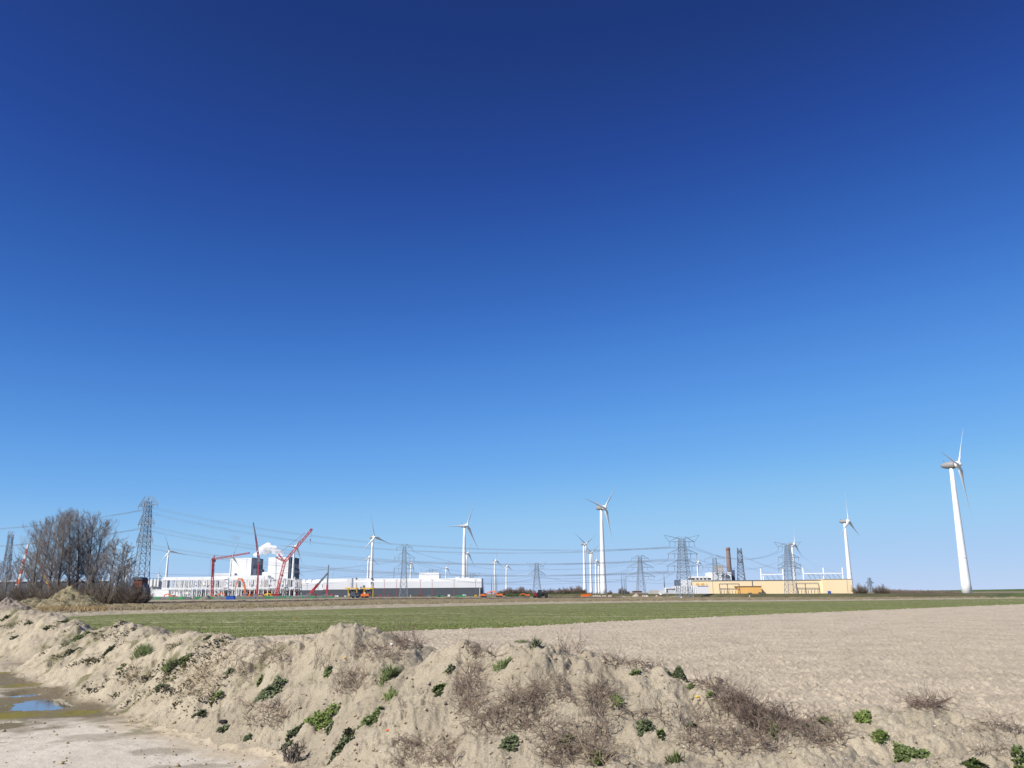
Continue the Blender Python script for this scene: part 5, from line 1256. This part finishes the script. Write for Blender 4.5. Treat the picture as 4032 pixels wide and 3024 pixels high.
WEEDS = [
    (305, 2518, 90, 38, 'leaf', LF, 'dark green weed mat in the dip between the two far heaps'), (275, 2568, 70, 42, 'leaf', LD, 'sparse green weed patch below the dip between the far heaps'), (430, 2557, 46, 26, 'leaf', LD, 'round grey green weed high on the second heap'),
    (560, 2575, 60, 50, 'grass', LF, 'green grassy streak running down the second heap'), (480, 2632, 40, 18, 'leaf', LF, 'small green weed low on the second heap'), (722, 2605, 60, 40, 'leaf', LF, 'green weed beside the long shaded gully'), (670, 2630, 60, 44, 'grass', LF, 'grass streak in the gully of the bank'),
    (637, 2700, 50, 22, 'leaf', LD, 'small dark weed at the bank foot by the mud'), (855, 2736, 44, 40, 'leaf', LBR, 'slanting bright green weed on the open slope'), (786, 2815, 52, 20, 'leaf', LD, 'flat dark weed at the foot of the bank by the track'), (877, 2876, 56, 26, 'leaf', LD, 'weed tuft at the track edge beside the black bag'),
    (1067, 2728, 108, 88, 'leaf', LD, 'largest blue green weed clump on the open slope'), (1023, 2684, 36, 50, 'leaf', LF, 'narrow green weed above the large blue green clump'), (900, 2654, 54, 26, 'leaf', LD, 'dark weed at the root of the bare twigs'), (1289, 2658, 38, 40, 'leaf', LF, 'small green weed in the middle of the slope'),
    (1538, 2662, 80, 50, 'grass', LF, 'leaning grass tuft below the saddle of the bank'), (1535, 2755, 50, 50, 'grass', LBR, 'bright grass at the upper end of the green streak'), (1464, 2830, 100, 56, 'leaf', LF, 'long slanting green weed streak on the slope'), (1263, 2850, 136, 92, 'leaf', LBR, 'broad bright green weed cushion near the track'),
    (1294, 2876, 46, 30, 'leaf', LD, 'small blue green weed at the lower rim of the bright cushion'), (1158, 2885, 80, 46, 'leaf', LD, 'blue green weed beside the bright cushion on its track side'), (1350, 2933, 112, 60, 'leaf', LD, 'wide dark weed clump low on the slope'), (975, 2907, 30, 26, 'leaf', LD, 'tiny dark weed at the bank foot'), (1128, 2942, 56, 24, 'leaf', LD, 'low sparse weed near the root lump at the track'),
    (1731, 2710, 60, 50, 'leaf', LF, 'lone round green weed on the big pale slope'), (1770, 2647, 36, 20, 'leaf', LD, 'thin dark weed above the lone round one'), (1975, 2622, 80, 40, 'grass', LF, 'grass tuft in the notch below the crest'), (2055, 2530, 80, 50, 'grass', LF, 'tall grass tuft on the crest of the near mound'), (2107, 2536, 44, 26, 'grass', LD, 'short grass tuft beside the tall one on the crest'),
    (2008, 2930, 84, 66, 'leaf', LD, 'compact dark weed before the brown brush at the bottom'), (2233, 2918, 62, 46, 'leaf', LF, 'green weed in the brush at the bottom middle'), (2355, 2998, 60, 50, 'leaf', LF, 'green weed behind the pale dry stalks at the lower edge'),
    (2424, 2780, 74, 70, 'rosette', LBR, 'bright star shaped leaf rosette beside the brown brush'), (2536, 2876, 74, 56, 'leaf', LD, 'bushy dark green weed right of the rosette'), (2719, 2856, 60, 26, 'leaf', LF, 'low green weed on the edge of the lower ledge'), (2501, 2652, 44, 22, 'leaf', LF, 'small green weed under the crest brush'), (2672, 2654, 124, 44, 'leaf', LD, 'long dark weed mat along the falling crest'),
    (2719, 2712, 40, 20, 'leaf', LF, 'small weed just below the long crest mat'), (2800, 2746, 30, 18, 'leaf', LBR, 'tiny pale green weed by the yellow scrap'), (3051, 2866, 70, 54, 'leaf', LF, 'green weed inside the end of the brown brush bank'), (3175, 2858, 70, 28, 'leaf', LD, 'dark weed under the drooping brush'), (3245, 2845, 60, 30, 'leaf', LF, 'green weed at the tip of the drooping brush'),
    (2658, 2998, 56, 34, 'grass', LF, 'grassy weed near the lower edge'), (2601, 2894, 34, 18, 'leaf', LBR, 'tiny yellow green weed by the bushy one'), (3403, 2841, 70, 80, 'leaf', LBR, 'upright bright green weed on the bare sand'), (3468, 2898, 92, 46, 'leaf', LBR, 'spreading bright green weed below the upright one'),
    (3586, 2975, 172, 84, 'leaf', LF, 'largest leafy green weed at the lower corner'), (3830, 3005, 96, 44, 'leaf', LF, 'leafy weed at the lower edge beside the largest one'), (4015, 2985, 70, 76, 'leaf', LF, 'leafy weed cut by the picture corner'),
    (180, 2482, 30, 12, 'leaf', LD, 'tiny dark weed on the flank of the far left heap'), (20, 2438, 40, 16, 'leaf', LF, 'green weed near the top of the far left heap'), (110, 2455, 36, 12, 'leaf', LD, 'dark weed across the crest of the far left heap'), (55, 2510, 30, 14, 'leaf', LD, 'small weed on the lower flank of the far left heap'), (250, 2450, 40, 14, 'leaf', LD, 'dark weed at the falling end of the far left heap'), (820, 2515, 40, 16, 'leaf', LD, 'dark weed on the crest before the green field'), (560, 2462, 46, 16, 'leaf', LD, 'dark weed on the top of the second heap'),
]
for i, a in enumerate(WEEDS): clump(*a, 100 + i)

def brush(poly, n, L, m, label, seed, up=.35, sub=2, r=.0042, lean=(0, 0), name='dry_brush'):
    """a tangle of dry stalks rooted inside an outline"""
    n = int(n * .55); L *= .78; up = up * .7 if up < .9 else up; rnd = random.Random(seed); xs = [p[0] for p in poly]; ys = [p[1] for p in poly]; sg = []; k = 0; o = hit(sum(xs) / len(xs), sum(ys) / len(ys))
    def inside(x, y):
        c = False; j = len(poly) - 1
        for i in range(len(poly)):
            if (poly[i][1] > y) != (poly[j][1] > y) and x < (poly[j][0] - poly[i][0]) * (y - poly[i][1]) / (poly[j][1] - poly[i][1]) + poly[i][0]: c = not c
            j = i
        return c
    tries = 0
    while k < n and tries < n * 20:
        tries += 1; x, y = rnd.uniform(min(xs), max(xs)), rnd.uniform(min(ys), max(ys))
        if not inside(x, y) or gnoise(np.array([x * .018 + seed]), np.array([y * .03]))[0] < -.18 + .25 * rnd.random() - .15: continue
        p = hit(x, y); k += 1; d = Vector((rnd.gauss(lean[0], .6), rnd.gauss(lean[1], .6), up + rnd.random() * .5)).normalized(); l = L * rnd.uniform(.4, 1.2); q = p - o; nn = 4
        for t in range(nn):
            d = (rdir(rnd, d, rnd.uniform(.1, .45)) + Vector((0, 0, -.12))).normalized(); q2 = q + d * (l / nn)
            gz = theight(q2.x + o.x, q2.y + o.y) - o.z + .004
            if q2.z < gz: q2.z = gz
            sg.append((q, q2, r * (1.1 - .2 * t), r * (.9 - .2 * t)))
            for _ in range(sub):
                if rnd.random() < .6: d3 = rdir(rnd, d, rnd.uniform(.5, 1.1)); sg.append((q2, q2 + d3 * l * rnd.uniform(.12, .3), r * .6, r * .4))
            q = q2
    return tag(link(name, seg_mesh(name, sg, m), None, o), label, 'dry brush', 'dry brush on the spoil bank')
P4 = lambda a, b, c, d: [(a, b), (c, b), (c, d), (a, d)]
BR, BD, ST = M_BRUSH, M_BRUSHD, M_STRAW
brush([(1840, 2600), (1895, 2640), (1890, 2800), (1800, 2820), (1790, 2720)], 240, .42, BR, 'upright strip of brown brush on the pale slope', 1, .7)
brush([(1830, 2770), (2150, 2740), (2160, 2890), (1960, 2900), (1840, 2880)], 620, .36, BR, 'broad patch of red brown brush in the middle of the slope', 2)
brush(P4(2000, 2695, 2245, 2770), 210, .32, BR, 'band of thin brown brush under the near crest', 3)
brush([(2300, 2730), (2400, 2700), (2420, 2740), (2360, 2830), (2290, 2830)], 230, .36, BR, 'brown brush around the star shaped rosette', 4)
brush([(2740, 2680), (2830, 2702), (2960, 2762), (3140, 2850), (3110, 2890), (2960, 2890), (2880, 2820), (2800, 2740)], 760, .42, BD, 'thick dark brush bank along the falling crest', 5, .4)
brush([(2680, 2900), (2860, 2870), (3080, 2900), (3110, 2960), (2900, 2975), (2700, 2970)], 380, .40, BR, 'tangle of brown brush below the lower ledge', 6, .3)
brush(P4(1560, 2915, 1800, 3024), 420, .22, BR, 'fine brown litter brush at the bottom of the slope', 7, .2)
brush(P4(2130, 2860, 2400, 3024), 560, .34, BR, 'dense brown brush at the lower edge in the middle', 8, .35)
brush(P4(962, 2780, 1136, 2867), 260, .28, BR, 'flattened brown brush above the bright cushion', 9, .2)
brush(P4(1324, 2649, 1442, 2736), 200, .32, BR, 'reddish brush streak in the middle of the slope', 10, .4)
brush(P4(700, 2627, 850, 2758), 330, .30, ST, 'pale dry grass patch on the bank by the muddy track', 11, .5)
brush(P4(1005, 2540, 1136, 2627), 150, .32, BR, 'thin brown brush under the bank crest', 12, .4)
brush(P4(1215, 2590, 1300, 2650), 26, .85, BR, 'tall thin dry stems standing against the green field', 13, 1.6, 1, .005, (.35, 0), 'dry_weed')
brush(P4(1560, 2530, 1660, 2560), 110, .55, BD, 'upright dark bush of dry twigs on the saddle', 14, 1.3)
brush(P4(2200, 2545, 2280, 2580), 60, .55, BR, 'upright bush of bare twigs behind the near crest', 15, 1.4)
brush(P4(3590, 2768, 3740, 2790), 230, .45, BD, 'flat dark twig bundle lying on the sand bump', 16, .12)
brush([(3132, 2830), (3230, 2830), (3340, 2900), (3330, 2950), (3160, 2950)], 260, .40, BR, 'drooping brush hanging over the sand', 17, .15)
brush(P4(3860, 2850, 4032, 2900), 110, .35, BR, 'thin twigs trailing to the picture edge', 18, .2)
brush(P4(1400, 2545, 1600, 2610), 230, .30, BR, 'brown brush on the flank of the high mound', 19, .4)
brush(P4(480, 2640, 545, 2693), 90, .5, ST, 'pale bare twig bush low on the second heap', 20, 1.0)
brush(P4(2318, 2990, 2400, 3020), 34, .50, ST, 'pale dry stalks fanning up at the lower edge', 21, 1.4, 1, .006, (0, 0), 'dry_weed')
brush(P4(1830, 2560, 1960, 2600), 90, .36, BR, 'dead weed with dark roots in the notch of the crest', 22, .8)
brush(P4(2390, 2600, 2650, 2640), 150, .30, BD, 'dark wiry runners along the near crest', 23, .25)
brush(P4(850, 2560, 1000, 2690), 130, .42, BR, 'bare branching twigs on the slope before the green field', 24, .9)
brush(P4(2420, 2800, 2900, 2860), 170, .32, BR, 'scattered wiry twigs over the lower ledge', 25, .2)
brush(P4(3860, 2960, 4000, 2985), 50, .3, BR, 'small bare twig beside the corner weed', 26, .5)

# loose clods, pebbles, shell bits
M_CLOD = soil_mat('clod_soil', (.46, .38, .26), (.32, .26, .18), 3)
def scatter(name, n, box, smin, smax, m, seed, label=None, test=None, flat=.7):
    rnd = random.Random(seed); base = bmesh.new(); bmesh.ops.create_icosphere(base, subdivisions=1, radius=1); bv = np.array([v.co[:] for v in base.verts]); bf = np.array([[v.index for v in f.verts] for f in base.faces]); base.free()
    V = []; F = []; rs = np.random.RandomState(seed)
    for i in range(n):
        p = hit(rnd.uniform(box[0], box[2]), rnd.uniform(box[1], box[3]))
        if test and not test(p): continue
        s = smin * (smax / smin) ** (rnd.random() ** 2.2); q = bv * (.45 + .8 * rs.rand(len(bv), 1)) * np.array([s * rnd.uniform(.7, 1.3), s * rnd.uniform(.7, 1.3), s * flat]); a = rnd.uniform(0, 6.28)
        q = np.stack([q[:, 0] * math.cos(a) - q[:, 1] * math.sin(a), q[:, 0] * math.sin(a) + q[:, 1] * math.cos(a), q[:, 2]], -1) + np.array([p.x, p.y, p.z + s * .2]); F.append(bf + 12 * 0 + sum(len(v) for v in V[-0:]) * 0 + len(V) * len(bv)); V.append(q)
    return tag(link(name, fast_mesh(name, np.concatenate(V), np.concatenate(F), m)), label, name.replace('_', ' ') if label else None, kind='stuff')
scatter('loose_clods', 2200, (0, 2440, 4032, 3024), .006, .034, M_CLOD, 1, 'loose crumbs and clods of dry clay lying on the bank')
scatter('track_clods', 160, (0, 2700, 1300, 3024), .01, .055, M_CLOD, 2, 'small dry clods scattered over the sandy track', lambda p: p.z < .12)
scatter('shell_bits', 420, (400, 2500, 4032, 3024), .006, .014, M_WHITE, 3, 'tiny white shell bits strewn over the bank', None, .5)
# small dark tufts dotted over the far heaps
def tufts(n, box, seed, m, label, L0):
    rnd = random.Random(seed); mb = MB()
    for i in range(n):
        x, y = rnd.uniform(box[0], box[2]), rnd.uniform(box[1], box[3]); c = hit(x, y)
        if c.z < .15 or gnoise(np.array([x * .012 + seed]), np.array([y * .03]))[0] < -.05: continue
        w = rnd.uniform(.08, .34)
        for k in range(int(20 + 90 * w)):
            g = c + Vector((rnd.gauss(0, w * .6), rnd.gauss(0, w * .4), 0)); g.z = theight(g.x, g.y)
            vs, fs = leafV(g, (rnd.gauss(0, 1), rnd.gauss(0, 1), rnd.uniform(.2, 1.2)), Vector((0, 0, 1)), rnd.uniform(.5, 1.2) * L0, L0 * .5, .3); mb.add(vs, fs)
    return tag(link('weed_tufts', fast_poly('weed_tufts', mb, m)), label, 'weeds', kind='stuff')
tufts(170, (0, 2395, 900, 2780), 5, leaf_mat('tuft_olive', (.08, .075, .035), (.20, .175, .09)), 'small olive tufts dotted over the far heaps', .085)
# bits of litter
for px, py, m, lb, s in ((1525, 2885, M_ORANGE, 'orange scrap of litter on the pale slope', .022), (1357, 2592, M_YELLOW, 'yellow scrap of litter below the high mound', .022), (2747, 2752, M_YELLOW, 'yellow flower of litter under the dark brush bank', .025), (1543, 2541, M_WHITE, 'white scrap of litter on the flank of the high mound', .035), (880, 2852, M_BLACK, 'black plastic bag caught at the foot of the bank', .07)):
    p = hit(px, py); rnd = random.Random(px); bm = bmesh.new(); bmesh.ops.create_icosphere(bm, subdivisions=2, radius=s)
    for v in bm.verts: v.co = Vector((v.co.x * 1.1, v.co.y, v.co.z * .55)) * rnd.uniform(.75, 1.2)
    mb = MB().add([v.co for v in bm.verts], [[v.index for v in f.verts] for f in bm.faces]); bm.free(); tag(mb.build('litter', m, None, p + Vector((0, 0, s * .4))), lb, 'litter')
# dark root lump at the track edge
p = hit(1150, 3000); rnd = random.Random(5); sg = []
for i in range(26): limb(rnd, sg, Vector((rnd.uniform(-.12, .12), rnd.uniform(-.08, .08), 0)), (rnd.uniform(-.5, .5), rnd.uniform(-.5, .5), 1), rnd.uniform(.12, .3), .018, 1, 0, .006, 2)
tag(link('root_stump', seg_mesh('root_stump', sg, M_BARK, 5), None, p), 'dark knotty root lump sticking up at the track edge', 'root')

# ================================================================ young crop and dry grass blades
def blades(name, n, gen, hmin, hmax, w, m, seed, label):
    rs = np.random.RandomState(seed); P = gen(rs, n); n = len(P); h = hmin + (hmax - hmin) * rs.rand(n); a = rs.rand(n) * np.pi; d = rs.randn(n, 2) * .3
    s = np.stack([np.cos(a), np.sin(a), np.zeros(n)], -1) * (w * (.5 + rs.rand(n)))[:, None]; t = P + np.stack([d[:, 0] * h, d[:, 1] * h, h], -1)
    V = np.stack([P - s, P + s, t], 1).reshape(-1, 3); return tag(link(name, fast_mesh(name, V, np.arange(3 * n).reshape(-1, 3), m)), label, None, kind='stuff')
def gen_crop(rs, n):
    px = rs.uniform(200, 4100, n); t = rs.rand(n) ** 1.3; A = np.interp(px, [e[0] for e in E_NEAR], [e[1] for e in E_NEAR]); B = np.interp(px, [e[0] for e in E_FAR], [e[1] for e in E_FAR]); P = []
    py = A + (B - A) * t * .92
    for x, y in zip(px, py): g = G(x, y); P.append((g.x, g.y, .08))
    P = np.array(P); ca, sa = math.cos(R(-29)), math.sin(R(-29)); U = P[:, 0] * ca - P[:, 1] * sa; V_ = P[:, 0] * sa + P[:, 1] * ca; k = fbm(U * .05, V_ * .8, 3) + .5 * fbm(P[:, 0] * .6, P[:, 1] * .6, 2) > -.12; return P[k]
blades('crop_blades', 70000, gen_crop, .05, .13, .022, leaf_mat('crop_leaf', (.105, .14, .03), (.235, .26, .085)), 3, 'short green blades of a young crop')
def gen_dry(rs, n):
    px = rs.uniform(-100, 4100, n); t = rs.rand(n); A = np.interp(px, [e[0] for e in E_PALE], [e[1] for e in E_PALE]); B = np.interp(px, [e[0] for e in E_DRY], [e[1] for e in E_DRY]); py = A + (B - A) * t; P = []
    for x, y in zip(px, py): g = G(x, y); P.append((g.x, g.y, .15))
    P = np.array(P); return P[fbm(P[:, 0] * .05, P[:, 1] * .05, 3) > -.15]
blades('dry_grass', 26000, gen_dry, .15, .5, .06, leaf_mat('dry_blade', (.15, .125, .06), (.30, .24, .14)), 5, 'dry tawny grass along the far strip')
def gen_heap(rs, n):
    P = []
    dg = bpy.context.evaluated_depsgraph_get()
    for ob in [o for o in bpy.data.objects if o.name.startswith('soil_heap') and o.data.materials[0] == M_GRASSY]:
        vs = np.array([v.co[:] for v in ob.data.vertices]); nn = int(n / 3); i = rs.randint(0, len(vs), nn); q = vs[i] + np.array(ob.location)[None, :] + rs.randn(nn, 3) * np.array([.12, .12, 0]); P.append(q[vs[i][:, 2] > .1])
    P = np.concatenate(P); return P[fbm(P[:, 0] * .5, P[:, 1] * .5, 3) > -.05]
blades('heap_grass', 14000, gen_heap, .12, .4, .05, leaf_mat('heap_blade', (.09, .08, .035), (.30, .25, .14)), 9, 'dry grass on the heaps by the trees')
def gen_reed(rs, n):
    P = []
    for i in range(n):
        px = rs.uniform(150, 420); g = G(px, rs.uniform(2397, 2412) - (px - 150) * .012); P.append((g.x, g.y, .1))
    return np.array(P)
blades('tan_grass', 3500, gen_reed, .4, .9, .05, leaf_mat('tan_blade', (.33, .22, .10), (.46, .33, .16)), 6, 'tan grass at the foot of the heaps')
